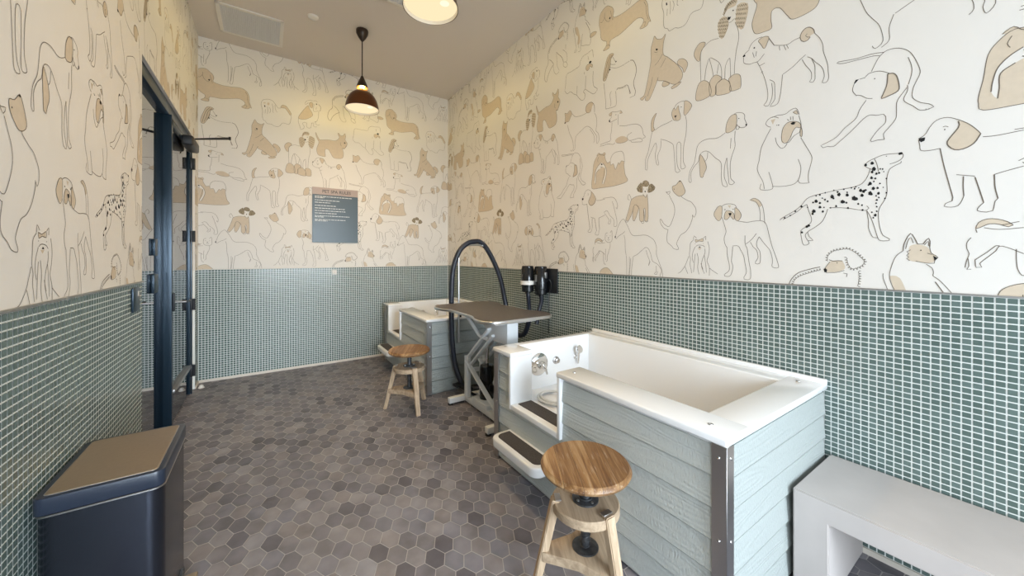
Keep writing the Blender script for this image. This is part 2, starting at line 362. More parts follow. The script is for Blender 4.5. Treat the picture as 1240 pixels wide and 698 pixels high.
# ------------------------------------------------------------------ wallpaper pattern
# One repeat of the dog wallpaper, drawn in millimetres on the paper (along the wall, height above the floor).
# l thin line, h/H heavier line, d dashed, c curly, L broken fur, e hair ticks, t tan patch, T tan patch with outline,
# o dark hair patch, w bare patch, k black patch, p black dots
REP_W, REP_H = 2.096, 2.238
PATTERN = """
h 538 3625 497 3613 439 3587 402 3533 402 3472 405 3460 397 3420 362 3379 344 3309 353 3266 379 3250 393 3289 422 3332 464 3369 486 3381 456 3427 422 3458; d 625 3467 671 3420 686 3377 686 3336 663 3325; d 666 3469 668 3499 666 3453; l 635 3337 671 3327 693 3286 671 3275 635 3301 635 3337; h 635 3343 609 3401 562 3449 530 3485; d 530 3474 538 3412 543 3346 562 3306 575 3281; d 481 3383 486 3338 497 3301 522 3269 554 3265 575 3281
c 414 1286 423 1314 445 1336 475 1351 509 1365 542 1376; c 564 1417 567 1447 589 1472 620 1481 649 1484 678 1466 699 1442 713 1419 703 1395 678 1380 660 1380 646 1403 640 1437; h 575 1425 593 1418 612 1421 627 1420; t 580 1417 627 1421 635 1403 636 1379 604 1363 562 1362 554 1371; k 552 1376 560 1381 567 1374 565 1360 556 1360; l 562 1358 604 1361 635 1372; l 554 1374 566 1395 578 1415; p 607 1410 2 3; c 692 1371 694 1333 689 1295; l 631 1359 646 1355 643 1340
l 775 3601 775 3578 792 3515 803 3447 814 3395 786 3365 814 3360 819 3377; h 937 3571 978 3490 983 3472; l 983 3472 993 3430 998 3383 983 3345 937 3363 879 3383; l 873 3443 868 3385 868 3346 836 3346; l 841 3490 836 3431 846 3379; l 895 3486 884 3446 879 3387; T 993 3433 1033 3436 1067 3418 1043 3401 993 3404; t 797 3590 808 3592 830 3581 852 3515 863 3456 852 3415 830 3418 836 3485 814 3519
l 815 1282 803 1312 796 1357 806 1411 819 1447 840 1469; h 840 1469 843 1500 855 1535 864 1548 874 1530 885 1499; l 885 1499 902 1499; h 902 1499 911 1516 918 1524 922 1511 921 1486; l 921 1486 925 1460 939 1447 945 1439 936 1426 934 1414 908 1415 879 1423; l 848 1478 855 1513 864 1530 872 1504; l 905 1494 917 1511 918 1490; t 861 1491 885 1498 914 1486 925 1460 939 1447 931 1418 902 1417 858 1425 855 1443 858 1465; k 931 1447 945 1437 935 1426; p 895 1471 2 3; L 864 1474 852 1465 858 1456 851 1449 858 1440 851 1434 861 1424; l 914 1458 928 1452; l 911 1409 928 1393 932 1372 930 1359 947 1343 969 1311 988 1280
l 356 1648 371 1662 404 1681 433 1699 457 1722 481 1753 508 1766 559 1775 609 1782 656 1786 691 1794 710 1810 724 1841 729 1866; l 371 1649 404 1668 440 1690 464 1713 481 1723; l 710 1888 724 1904 745 1913 772 1923 797 1923 823 1920 837 1921 841 1907 835 1891 818 1881 797 1876; l 835 1881 833 1874 818 1867 800 1856 792 1839 787 1804 788 1746 780 1711 761 1669 759 1626 764 1578 774 1544 787 1533 796 1525 795 1518 766 1518 756 1534 745 1582 732 1632 718 1666; l 745 1911 753 1887 759 1849; l 710 1885 724 1871 740 1860; l 575 1695 615 1691 656 1683 685 1674 716 1667 726 1677 718 1689; l 718 1663 724 1614 725 1576 740 1535 756 1532; l 481 1723 491 1681 501 1647 498 1623 474 1599 455 1584 457 1542 467 1504 491 1512 478 1541 474 1558 488 1578 521 1601 547 1627 563 1666 569 1689; l 484 1574 491 1549 508 1528 484 1528; p 714 1888 5 7 737 1892 6 8 743 1863 7 10 737 1850 5 7 752 1839 4 6 761 1841 4 5 773 1857 3 4 765 1859 3 4 777 1844 2 3 735 1822 5 7 748 1817 4 5 743 1803 3 4 730 1795 6 9 724 1789 3 4 741 1770 6 8 756 1770 4 6 764 1790 3 4 775 1770 2 3 786 1810 3 4 786 1743 3 4 781 1717 3 4 696 1767 6 8 707 1761 6 8 714 1766 4 5 701 1742 6 8 730 1748 7 10 759 1744 5 7 751 1733 3 4 760 1724 3 4 753 1713 4 5 751 1698 3 4 753 1681 3 4 735 1743 4 6 671 1732 8 11 679 1728 7 9 646 1751 6 8 646 1765 3 4 614 1758 7 9 587 1751 7 10 592 1742 4 6 569 1729 4 5 558 1739 4 5 547 1748 3 4 521 1735 7 9 508 1730 4 5 537 1724 5 6 537 1702 6 7 554 1699 3 4 549 1678 5 6 511 1683 8 10 506 1670 5 7 484 1707 3 4 627 1720 7 9 633 1718 5 7 643 1713 4 5 687 1702 4 5 701 1694 3 5 603 1700 4 6 581 1694 3 4 649 1686 4 5 703 1670 4 5 633 1782 3 4 594 1782 3 4 559 1775 3 4 537 1767 4 5 521 1764 3 4 662 1785 3 4 678 1788 3 4 674 1779 3 5 689 1781 2 3 609 1772 4 5 748 1641 5 7 753 1659 3 4 741 1629 3 4 736 1656 3 4 481 1603 6 7 489 1608 6 7 459 1573 5 6 457 1714 5 6 429 1691 4 5 406 1670 4 4 379 1659 4 5 829 1917 4 6 834 1917 4 6 786 1915 2 2
l 888 1964 892 1937 895 1916 921 1910 951 1912; l 888 1970 897 1975 910 1987 921 2012 941 2037 971 2040 1000 2022 1029 1995 1051 1963 1060 1945; k 888 1972 908 1971 906 1957 896 1953 889 1961; p 964 1990 2 3; l 959 2003 966 2004 974 1999; H 1001 2015 1004 1999 1000 1985 986 1963 971 1936 974 1917 991 1897 1015 1895 1042 1911 1059 1945; t 1001 2018 1019 2005 1042 1977 1059 1945 1042 1911 1015 1895 991 1897 974 1917 971 1936 986 1963 1000 1985 1004 1999; h 951 1912 961 1839 976 1753 986 1695 984 1680; l 984 1680 966 1671 962 1660 981 1654 1000 1658 1010 1677 1016 1698; h 1016 1698 1014 1740 1015 1780; l 996 1790 1019 1783 1045 1775; h 1045 1771 1056 1718 1067 1663; l 1067 1663 1056 1649 1051 1632 1074 1624 1089 1628 1095 1666 1102 1676; h 1102 1676 1095 1720 1093 1773; l 1093 1773 1121 1782 1162 1793; l 1065 1932 1100 1928 1162 1932
l 1141 1940 1201 1939 1235 1938 1267 1924 1288 1893 1298 1859 1292 1831 1282 1848; l 1243 1901 1259 1857 1275 1798 1288 1752 1292 1707 1283 1688 1259 1693 1263 1728 1251 1755 1218 1784 1193 1822 1176 1830 1150 1816; l 1159 1809 1184 1780 1205 1752 1210 1736 1197 1720 1214 1714 1226 1731 1225 1757
l 1111 1569 1152 1580; l 1168 1625 1165 1590 1175 1569 1201 1557 1236 1567 1242 1597 1239 1627; l 1165 1600 1171 1635 1191 1639; l 1220 1638 1236 1657 1242 1627; p 1201 1596 5 4 1185 1614 3 2 1220 1613 3 2; l 1191 1581 1201 1576 1214 1580; l 1220 1555 1220 1523 1207 1488 1201 1468; l 1201 1468 1188 1437 1188 1402 1175 1392; l 1145 1473 1145 1437 1148 1396 1158 1371 1171 1371; l 1171 1503 1168 1463 1168 1407
T 1047 1558 1054 1583 1076 1596 1100 1594 1124 1582 1138 1567 1127 1561 1106 1572 1082 1576 1057 1562; l 1068 1561 1106 1552 1162 1556; l 1047 1556 1050 1542; l 1035 1522 1024 1502 1024 1476 1030 1455 1024 1430 1019 1398; l 1027 1435 1029 1404 1024 1390 1035 1391; l 1045 1430 1048 1399 1062 1400 1057 1415 1076 1440 1097 1467 1105 1485 1124 1480 1162 1455; l 1045 1430 1076 1462 1097 1487 1106 1487
l 1407 1672 1430 1625 1457 1604 1511 1603 1566 1603 1608 1586 1643 1558 1662 1508 1662 1456 1685 1393 1707 1338 1712 1288 1696 1271 1692 1300 1703 1337 1671 1381 1629 1404 1615 1451 1594 1496 1569 1508 1539 1489 1491 1454 1457 1440; l 1364 1612 1374 1574 1377 1492 1389 1420 1391 1304 1391 1267 1381 1243 1397 1244; l 1417 1437 1417 1353 1410 1260 1407 1225 1424 1225 1434 1257 1440 1343 1454 1439; l 1430 1424 1424 1355 1414 1260; l 1573 1486 1587 1443 1601 1413 1601 1396 1594 1368 1608 1402; l 1660 1369 1660 1326 1643 1309 1664 1305 1671 1329; l 1274 1600 1283 1585 1312 1608 1351 1626 1374 1644; l 1274 1604 1286 1633 1296 1669 1325 1720 1358 1743 1384 1710 1407 1672; k 1267 1602 1277 1611 1282 1601 1274 1590
l 1947 1553 1926 1531 1922 1492 1918 1450 1926 1420 1922 1387 1930 1352 1934 1326; l 1914 1442 1899 1405 1883 1369 1853 1331 1835 1321; l 1887 1368 1906 1321; l 1959 1506 1943 1471 1938 1428 1947 1398; l 1959 1458 1955 1419 1951 1376 1947 1333; l 1972 1462 1981 1418 1976 1366 1985 1321; l 2025 1493 2025 1462 2007 1417 2003 1373 2021 1326; l 2044 1539 2054 1494 2049 1447 2039 1411 2054 1369 2054 1314; l 2021 1448 2030 1389 2035 1334; l 2054 1364 2083 1343 2108 1327; l 1998 1395 2012 1354; l 1947 1555 1951 1581 1968 1563; l 2016 1563 2030 1575 2030 1550; T 1959 1556 1981 1550 2012 1561 2012 1540 1985 1544 1963 1536; l 1962 1508 1972 1515 1989 1517 2012 1513 2025 1502; k 1981 1500 1989 1509 1998 1500; t 1976 1497 2003 1498 1989 1484; p 1959 1527 3 1 2014 1526 3 1
T 37 1762 13 1761 -12 1717 1 1686 17 1670 33 1683 39 1724; T 117 1745 138 1727 153 1697 146 1674 132 1661 116 1676 116 1717; l 36 1762 57 1772 85 1772 116 1762 127 1740; T 85 1728 65 1730 53 1702 55 1677 73 1676 89 1695 104 1673 112 1673 109 1709; k 77 1714 96 1715 95 1703 86 1695; t 73 1764 93 1762 85 1745; p 57 1739 3 3 106 1736 3 3; l 39 1691 49 1657 61 1615 63 1594 52 1557 57 1520 69 1498; l 69 1498 71 1450 83 1388 81 1351 53 1326 55 1316 85 1317 99 1344 104 1381 96 1409 99 1450 104 1503; l 104 1507 134 1506 149 1482 166 1446 175 1394 182 1347 168 1315 169 1303 202 1305 205 1356 197 1403 190 1458 186 1489 175 1517 174 1569; l 179 1517 211 1544 236 1578; l 204 1528 218 1500 238 1477 245 1434 232 1411 231 1399 253 1400 258 1434 254 1473 239 1500 238 1527 251 1558; l 251 1558 280 1514 307 1476 320 1420 318 1382 349 1379 342 1420 330 1461 317 1502 303 1563 290 1624 277 1644 256 1653 218 1652 182 1649 134 1660; l 256 1653 256 1696 251 1731 236 1763 211 1778 200 1781 211 1787 229 1788 253 1769 270 1733 277 1686 280 1636; t 251 1731 236 1763 200 1781 229 1788 253 1769 265 1741
T 1791 1942 1819 1949 1847 1975 1863 1957 1879 1921 1888 1890 1871 1870 1843 1864 1815 1885 1795 1911; p 1847 1971 5 5 1805 1921 3 3; l 1740 1911 1761 1889 1774 1910 1749 1906 1740 1911; l 1766 1884 1786 1843 1803 1807 1809 1761 1795 1709 1766 1657 1732 1671 1714 1692 1697 1717 1692 1701 1706 1669 1727 1646 1757 1633; l 1757 1635 1747 1581 1753 1542 1782 1518 1803 1495 1835 1489 1835 1506 1823 1529 1835 1559 1855 1592 1887 1609 1918 1647 1940 1704 1939 1726 1951 1707 1964 1731 1963 1764 1948 1791 1929 1815 1902 1829 1863 1856 1857 1867
T 1553 1909 1508 1913 1468 1907 1434 1888 1421 1845 1400 1784 1382 1734 1403 1724 1427 1753 1448 1796 1461 1840 1481 1846 1505 1821 1511 1812 1514 1723 1543 1710 1553 1737 1550 1803 1559 1813 1566 1774 1559 1714 1588 1718 1591 1799 1588 1864 1581 1914 1569 1891; T 1461 1840 1448 1774 1451 1728 1468 1727 1488 1765 1505 1819 1481 1845; h 1550 1803 1556 1764 1553 1731; o 1527 2015 1508 2001 1485 1972 1495 1951 1521 1936 1539 1933 1543 1963 1540 1991; o 1534 1997 1543 2018 1569 2024 1591 2010 1600 1987 1585 1973 1559 1977 1537 1983; o 1597 1982 1622 1989 1652 1957 1646 1942 1622 1927 1588 1926 1588 1951; k 1558 1943 1564 1944 1571 1940 1567 1932 1561 1933; p 1552 1959 3 2 1578 1955 3 2; l 1543 1922 1569 1894 1581 1916; l 1438 1888 1427 1918 1414 1939 1403 1927 1403 1898 1417 1891; l 1382 1734 1379 1720 1400 1715 1407 1726; l 1527 1711 1537 1694 1553 1698 1550 1715; l 1563 1714 1572 1703 1588 1704 1588 1718; l 1451 1728 1458 1719 1471 1721
T 1098 2331 1060 2305 1033 2259 1021 2168 1009 2100 1009 2071 1021 2040 1120 2034 1277 2029 1396 2047 1376 2103 1363 2185 1367 2208 1337 2222 1317 2197 1307 2215 1277 2165 1263 2195 1253 2216 1225 2211 1221 2242 1189 2237 1164 2282 1157 2311; l 1221 2242 1232 2278 1263 2304 1311 2306 1344 2298 1363 2265 1370 2210; t 1067 2326 1094 2343 1120 2317 1157 2334 1168 2312 1135 2311; l 1067 2326 1094 2343 1120 2317 1157 2334 1168 2312 1135 2311; w 1116 2253 1083 2231 1056 2196 1044 2147 1040 2107 1056 2075 1060 2115 1063 2172 1098 2200 1127 2211 1160 2199 1164 2142 1131 2069 1146 2061 1171 2118 1180 2167 1164 2215 1138 2245; h 1116 2253 1083 2231 1056 2196 1044 2147 1040 2107; h 1056 2075 1060 2115 1063 2172 1098 2200; h 1160 2199 1153 2150 1131 2069; h 1146 2061 1171 2118 1180 2167 1164 2215 1138 2245; k 1116 2243 1125 2245 1136 2237 1132 2230 1120 2233; h 1113 2219 1125 2211 1136 2215; l 1090 2309 1079 2283 1086 2265
T 1662 2510 1632 2488 1616 2448 1621 2384 1647 2390 1637 2415 1644 2466; l 1647 2387 1701 2403 1758 2410 1791 2417; T 1805 2502 1786 2474 1791 2438 1805 2413 1841 2402 1854 2423 1841 2473 1836 2508 1814 2482; k 1805 2444 1824 2443 1815 2426; l 1800 2495 1823 2521 1858 2529 1884 2523; T 1884 2523 1910 2511 1935 2476 1919 2447 1889 2423 1877 2436 1880 2485; p 1858 2490 4 3; l 1815 2426 1818 2413; l 1889 2420 1897 2372 1893 2291 1876 2205 1874 2107 1889 2062 1863 2053 1854 2078 1856 2160 1854 2236 1836 2248 1824 2226 1823 2143 1832 2074 1849 2041 1818 2041 1809 2112 1800 2224 1786 2253 1739 2286 1696 2306; l 1626 2382 1611 2324 1591 2239 1568 2181 1568 2104 1582 2101 1585 2168 1611 2225 1652 2291; l 1657 2290 1664 2248 1652 2203 1664 2129 1681 2123 1672 2185 1696 2241 1701 2296
T 124 2323 96 2325 75 2301 64 2267 64 2226 89 2223 117 2237 127 2271 127 2307; l 110 2328 131 2332 164 2317 173 2297 171 2283 184 2246; k 177 2246 184 2249 187 2240 182 2233 177 2238; l 184 2236 171 2229 144 2236 127 2260; l 127 2256 124 2228 137 2227 144 2244; p 139 2293 3 3; l 60 2227 24 2210 -6 2207 -52 2217 -100 2208 -124 2178 -134 2124 -144 2078 -174 2027 -182 1960 -165 1951 -167 2010 -144 2054 -116 2080 -104 2125 -76 2141 -44 2129 -6 2084 31 2045 35 1988 35 1935 46 1891 71 1884 67 1907 53 1947 55 2014 67 2064; l 118 2222 115 2171 117 2127 99 2072 89 2022 90 1947 96 1924 115 1902 103 1892 82 1898 78 1942 71 2011 69 2064; T -100 2124 -72 2075 -61 2029 -76 1993 -87 1967 -101 1974 -106 2030 -108 2094; l -52 2129 -56 2091 -68 2074; l 94 2184 89 2119
T 424 2189 394 2191 372 2168 364 2119 369 2088 388 2079 406 2104 418 2136 433 2154 448 2146 455 2151 448 2174; k 407 2183 418 2188 431 2182 424 2171 412 2174; l 388 2079 400 2080 424 2110 448 2121 451 2138; T 454 2151 461 2121 458 2093 451 2102; l 334 2123 341 2088 360 2057 378 2056 391 2075; l 318 2243 344 2247 381 2242 406 2256 430 2260 442 2240 447 2218; l 311 2189 298 2197 285 2216 298 2238 324 2245 350 2230; t 311 2230 334 2231 321 2201; T 418 2241 433 2247 442 2223 427 2231; l 445 2214 454 2173 457 2136; l 454 2091 477 2039 500 1985 502 1956 488 1889 488 1844; l 311 2182 285 2132 261 2077 251 2010 241 1966 251 1926 271 1880 278 1837; l 261 1870 258 1836 318 1831 315 1876 301 1931; l 318 1846 369 1838 418 1841 441 1859 451 1889 454 1931 442 1976; l 442 1859 451 1843 491 1838 488 1847; p 350 2190 3 3 341 2192 2 2; l 391 2210 400 2200; l 406 2220 408 2201; l 418 2219 419 2197
l 779 2408 735 2419 678 2422 611 2435 606 2431 630 2419 684 2413 741 2407 763 2399; l 735 2335 744 2358 763 2395 790 2413 826 2405 857 2378 876 2337 891 2284 891 2256 874 2212 868 2171 876 2150 896 2129 919 2116 933 2099 919 2093 893 2096 871 2123 842 2159 854 2198 854 2223; l 856 2350 866 2309 867 2273 857 2226; l 852 2213 824 2169 819 2145 819 2108 815 2079 790 2042 776 2023 779 1996; l 779 1996 755 1999 735 1996 731 2003 746 2031 763 2053 782 2074 783 2104 776 2116 752 2118 730 2127 707 2116 666 2073 623 2033 592 2008 569 2015 550 2012 541 2025 566 2035 605 2054 636 2090 678 2125 692 2164 716 2203; l 713 2317 724 2328 752 2329 774 2319 795 2302; k 672 2304 678 2317 690 2316 681 2306 672 2297; l 713 2314 692 2315; l 672 2299 666 2268 681 2237; l 681 2240 698 2232 718 2212 738 2204; H 790 2301 806 2298 819 2281 827 2237 824 2209 795 2197 769 2192 774 2209 786 2246 789 2275 790 2301; t 787 2298 806 2298 819 2281 827 2237 824 2209 795 2197 769 2192 774 2209 786 2246 789 2275; p 746 2296 2 3 910 2096 1 2 919 2095 1 2
l 195 2694 212 2721 240 2735 268 2733; T 247 2720 275 2730 301 2716 296 2692 278 2659 261 2690; h 301 2709 328 2655; l 328 2655 372 2634 397 2629 424 2638 451 2639; t 451 2639 457 2661 474 2677 494 2673 511 2651 514 2632 497 2627 485 2608 468 2608 457 2618; h 514 2632 511 2651 494 2673 474 2677 457 2661 451 2639 457 2618 468 2608 485 2608 496 2620; l 483 2644 475 2637 483 2625 494 2621; l 514 2632 536 2594 549 2553 552 2514 568 2446 571 2404 573 2369 563 2350 546 2356 549 2365 555 2384 552 2415 541 2444 519 2474 502 2502 483 2519; l 502 2499 515 2459 516 2420 516 2385 508 2373 492 2381 500 2392 501 2423 494 2443 474 2480 460 2514; l 475 2534 451 2518 415 2491 372 2471; l 369 2470 365 2424 358 2360 344 2313 308 2309 315 2323 331 2344 331 2400 328 2442 305 2466; l 315 2443 320 2396 315 2353 298 2317 275 2329 291 2346 296 2390 285 2462 268 2523 251 2572 240 2597; l 251 2568 281 2574; l 261 2525 271 2529; l 166 2656 168 2623 198 2602 219 2601 247 2600 278 2629; l 198 2689 177 2679 169 2670; p 169 2665 7 7 225 2688 4 5; l 216 2665 225 2630; l 237 2663 233 2634; l 353 2639 356 2612; l 375 2632 385 2602; l 388 2630 397 2604
l 1237 2658 1268 2647 1305 2638 1328 2639 1348 2614 1332 2614 1319 2621; t 1328 2638 1348 2614 1332 2614 1319 2621; T 1237 2655 1208 2645 1212 2633 1233 2626; l 1240 2618 1223 2605 1208 2595; k 1205 2593 1216 2596 1220 2586 1219 2574 1208 2580; l 1219 2573 1247 2575 1292 2581; l 1240 2566 1234 2494 1223 2459 1226 2427 1216 2416 1155 2415 1110 2412; l 1305 2614 1303 2529; l 1319 2516 1381 2498 1419 2495 1475 2484 1511 2465 1535 2435 1550 2380 1567 2358 1541 2353; l 1441 2428 1400 2416 1394 2402 1413 2371 1457 2365 1505 2365 1535 2349 1535 2331 1487 2339 1438 2351 1429 2364; l 1107 2399 1155 2396 1191 2398 1254 2379 1271 2391; t 1271 2402 1288 2419 1335 2426 1374 2412 1400 2390 1400 2374 1368 2367 1322 2372 1285 2385; l 1285 2385 1322 2372 1368 2367 1400 2374; p 1281 2619 4 3
T 656 2832 689 2818 726 2836 753 2798 737 2773 710 2737 678 2740 656 2739 661 2790; p 659 2736 10 7; l 758 2796 795 2757 871 2739 949 2742; h 949 2742 934 2775 949 2812 996 2822 1029 2798 1042 2760 1042 2719; t 949 2742 934 2775 949 2812 996 2822 1029 2798 1015 2782 1001 2746 977 2734; l 949 2742 973 2734 996 2740 991 2759; l 1042 2712 1065 2664 1069 2601 1060 2550 1087 2515 1096 2459 1074 2431 1065 2460 1069 2493 1042 2534 1005 2583 968 2612 939 2620 890 2605 815 2572; l 987 2584 1033 2516 1042 2466 1029 2449; l 694 2705 716 2632 737 2590 763 2539 774 2463 748 2440 737 2457; l 810 2570 795 2516 795 2458 769 2435
T 1644 3094 1629 3055 1615 3011 1615 2925 1600 2846 1580 2760 1555 2683 1520 2670 1540 2649 1570 2669 1565 2641 1595 2630 1624 2667 1658 2730 1677 2773 1672 2750 1732 2722 1786 2680 1820 2667 1859 2684 1867 2728 1829 2799 1759 2882 1719 2925 1719 3003 1737 3064 1709 3045 1667 3061 1653 3085; T 1829 2807 1838 2831 1871 2824 1900 2792 1904 2759 1879 2723 1867 2759; T 1723 2725 1709 2698 1728 2682 1768 2687; T 1820 2667 1781 2658 1786 2644 1829 2648 1859 2668; l 1714 2931 1677 2890 1649 2873; l 1737 2888 1714 2857 1696 2836; l 1629 2792 1615 2738 1585 2664; k 1655 2992 1665 2992 1675 2982 1667 2975 1659 2979; l 1644 2976 1658 2964 1672 2963
l 18 2847 -31 2856 -72 2839 -98 2810 -101 2729 -98 2615; T -67 2857 -103 2875 -135 2848 -145 2811 -124 2765 -105 2757 -98 2810; T -41 2582 -7 2619 32 2593 32 2573 3 2555 0 2496 -36 2494; T 88 2527 79 2560 111 2576 146 2556 151 2488 137 2475 88 2482; T -119 2592 -82 2614 -41 2577 -36 2500 -129 2497; T 3 2555 41 2575 74 2552 88 2522 88 2474 8 2483 -2 2517; l -74 2615 -62 2692 -41 2744 -12 2726 22 2686 35 2641 37 2572; l -41 2739 -26 2677 -14 2612; l 18 2683 8 2623; l 56 2569 60 2650 83 2690 88 2667 91 2565; l 120 2892 136 2836 137 2778 124 2718 115 2636 113 2579; t 41 2973 13 2948 18 2876 37 2832 60 2855 79 2904 65 2960; t 133 2999 185 2979 190 2921 164 2836 137 2854 120 2911; t 46 2980 60 3031 93 3046 129 3035 120 3002 74 3003; e 51 2982 65 3009 85 3026 120 3026; e 60 3011 79 3035 111 3041; e 32 2958 70 2950; e 22 2943 74 2924; e 18 2924 72 2901; e 18 2901 65 2882; e 22 2879 57 2864; e 27 2854 48 2845; e 136 2988 183 2971; e 130 2967 185 2946; e 127 2944 179 2919; e 122 2917 174 2893; e 124 2890 168 2869; e 136 2863 159 2851; k 72 2936 76 2952 94 2946 85 2932; p 106 2978 4 4; l 79 2914 97 2914 111 2924
T 277 2975 360 2990 420 2987 463 3008 485 3045 469 3083 475 3104 500 3072 531 3077 556 3109 565 3066 559 3025 584 2981 575 2939 543 2896 525 2904 537 2838 531 2783 500 2758 420 2756 390 2795 354 2856 318 2860 312 2810 315 2760 277 2758 230 2771 213 2827 219 2867 239 2935 225 2969 201 3040 204 3060 225 3011 248 2973; p 553 2979 9 9; l 500 2980 503 2944 515 2932; h 528 2907 550 2901 575 2946
T 1258 3134 1228 3152 1192 3140 1166 3078 1144 3006 1144 2957 1171 2950 1192 2986 1212 3022 1223 3070 1228 3108; h 1223 3142 1192 3099 1171 3036 1155 2961; h 1238 3135 1207 3093 1192 3027 1171 2971; h 1248 3134 1228 3108 1218 3056 1197 3000; l 1248 3115 1273 3068; p 1281 3062 7 6; l 1218 3068 1248 3051 1278 3042; d 1223 3038 1278 3010 1337 3001 1384 3004 1421 3007; H 1426 3008 1453 2996 1475 2953 1484 2904 1471 2858 1458 2825 1462 2786 1475 2744 1467 2713; l 1467 2713 1421 2711; h 1288 2821 1298 2833 1346 2823 1394 2824 1412 2790 1421 2741; d 1293 2827 1346 2817 1394 2816; h 1403 2813 1417 2777 1430 2742; l 1150 2934 1160 2853 1171 2759 1171 2703; l 1171 2703 1248 2693 1283 2701 1283 2768 1278 2817; l 1233 2834 1218 2807 1228 2740 1223 2710; p 1216 3021 8 6
l 654 3055 666 3103 671 3165 689 3202 758 3201 852 3208 863 3242 900 3275 952 3278 1013 3284 1023 3253 1028 3214; T 962 3176 942 3170 937 3142 957 3122 978 3129 988 3150 1013 3128 1021 3144 993 3170; p 991 3184 15 11; l 962 3251 973 3213; l 1028 3089 1023 3025 1033 2954 1072 2917 1067 2897 1033 2884 993 2910 932 2963; l 932 2967 905 2950 926 2920 916 2878 874 2885 814 2953 781 2973 735 3013 689 3010 654 3051; l 825 3034 819 2951; l 937 3082 932 3016 932 2971; l 916 3128 916 3105
T 115 3392 76 3342 40 3286 11 3231 8 3203 46 3198 94 3211 131 3236 161 3263 167 3285 155 3318 131 3354; l 79 3408 94 3442 125 3463 155 3467 180 3466 204 3475 223 3458; l 82 3398 106 3414 118 3434; T 131 3430 155 3443 170 3429 161 3368 146 3371 131 3395; p 212 3431 7 8; l 183 3428 177 3371 180 3330 210 3337 235 3349; h 235 3433 257 3410 260 3376 251 3346; l 210 3393 207 3357; l 8 3203 5 3155 19 3117 28 3078 34 3065 64 3085 70 3113 52 3144 70 3165 100 3161; l 100 3161 97 3119 112 3101 143 3107 152 3143 155 3175; l 155 3172 180 3177 177 3141 192 3127 217 3135; l 238 3343 235 3300 232 3257 217 3212 201 3195 204 3168 223 3157 248 3169; l 186 3188 204 3203
l 1710 3268 1708 3304 1723 3344 1748 3362 1789 3371 1825 3361 1851 3330 1866 3309 1882 3285 1913 3292; T 1913 3295 1919 3324 1940 3336 1972 3324 1999 3289 2026 3238 2012 3223 1982 3267 1956 3298; l 1710 3268 1718 3245 1723 3210 1720 3155 1728 3114 1753 3094 1768 3070 1814 3070 1835 3056 1877 3051 1903 3069 1924 3101 1950 3110 1993 3103 2009 3122 2017 3161 2023 3200 2017 3221; l 1773 3282 1776 3234 1771 3190; l 1794 3274 1804 3240 1794 3201; l 1820 3323 1830 3276 1827 3227 1835 3216; l 1851 3318 1853 3269 1871 3230; l 1751 3240 1748 3191; t 1733 3322 1753 3326 1753 3313 1733 3308; t 1771 3327 1791 3332 1791 3301 1773 3297; k 1740 3290 1748 3288 1752 3271 1743 3266
T 1113 3552 1150 3575 1190 3578 1224 3553 1248 3528 1259 3491 1255 3446 1335 3427 1421 3431 1508 3440 1560 3416 1586 3367 1594 3286 1613 3221 1598 3231 1583 3209 1545 3205 1516 3217 1545 3247 1545 3279 1494 3308 1406 3289 1321 3269 1224 3266 1214 3215 1184 3208 1143 3216 1173 3240 1180 3277 1143 3303 1117 3340 1110 3408 1097 3465 1100 3518; l 1113 3474 1133 3470 1157 3503 1160 3535; l 1157 3503 1170 3467 1197 3439 1218 3440; k 1207 3458 1216 3469 1226 3463 1219 3447; l 1224 3517 1231 3484 1245 3430 1255 3437; l 1553 3405 1571 3364 1574 3309 1594 3244; l 1545 3247 1568 3243 1556 3213; l 1180 3242 1204 3239 1214 3224
"""
def parse_pattern():
    S = []
    for dg, ln in enumerate(PATTERN.strip().split('\n')):
        for st in ln.split(';'):
            t = st.split()
            if t: S.append((t[0], [int(v) / 1000 for v in t[1:]], dg))
    return S
STROKES = parse_pattern()

def clip_poly(P, r):
    a0, a1, z0, z1 = r
    for ax, lim, sg in ((0, a0, 1), (0, a1, -1), (1, z0, 1), (1, z1, -1)):
        O = []
        for i in range(len(P)):
            p, q = P[i - 1], P[i]
            dp, dq = (p[ax] - lim) * sg, (q[ax] - lim) * sg
            if (dp >= 0) != (dq >= 0):
                t = dp / (dp - dq); O.append(tuple(p[k] + (q[k] - p[k]) * t for k in (0, 1)))
            if dq >= 0: O.append(q)
        P = O
        if len(P) < 3: return []
    return P
def clip_seg(p, q, r):
    a0, a1, z0, z1 = r; t0, t1 = 0.0, 1.0
    for ax, lo, hi in ((0, a0, a1), (1, z0, z1)):
        d = q[ax] - p[ax]
        if abs(d) < 1e-9:
            if p[ax] < lo or p[ax] > hi: return None
            continue
        u, v = (lo - p[ax]) / d, (hi - p[ax]) / d
        if u > v: u, v = v, u
        t0, t1 = max(t0, u), min(t1, v)
    if t0 >= t1: return None
    return [tuple(p[k] + (q[k] - p[k]) * t for k in (0, 1)) for t in (t0, t1)]

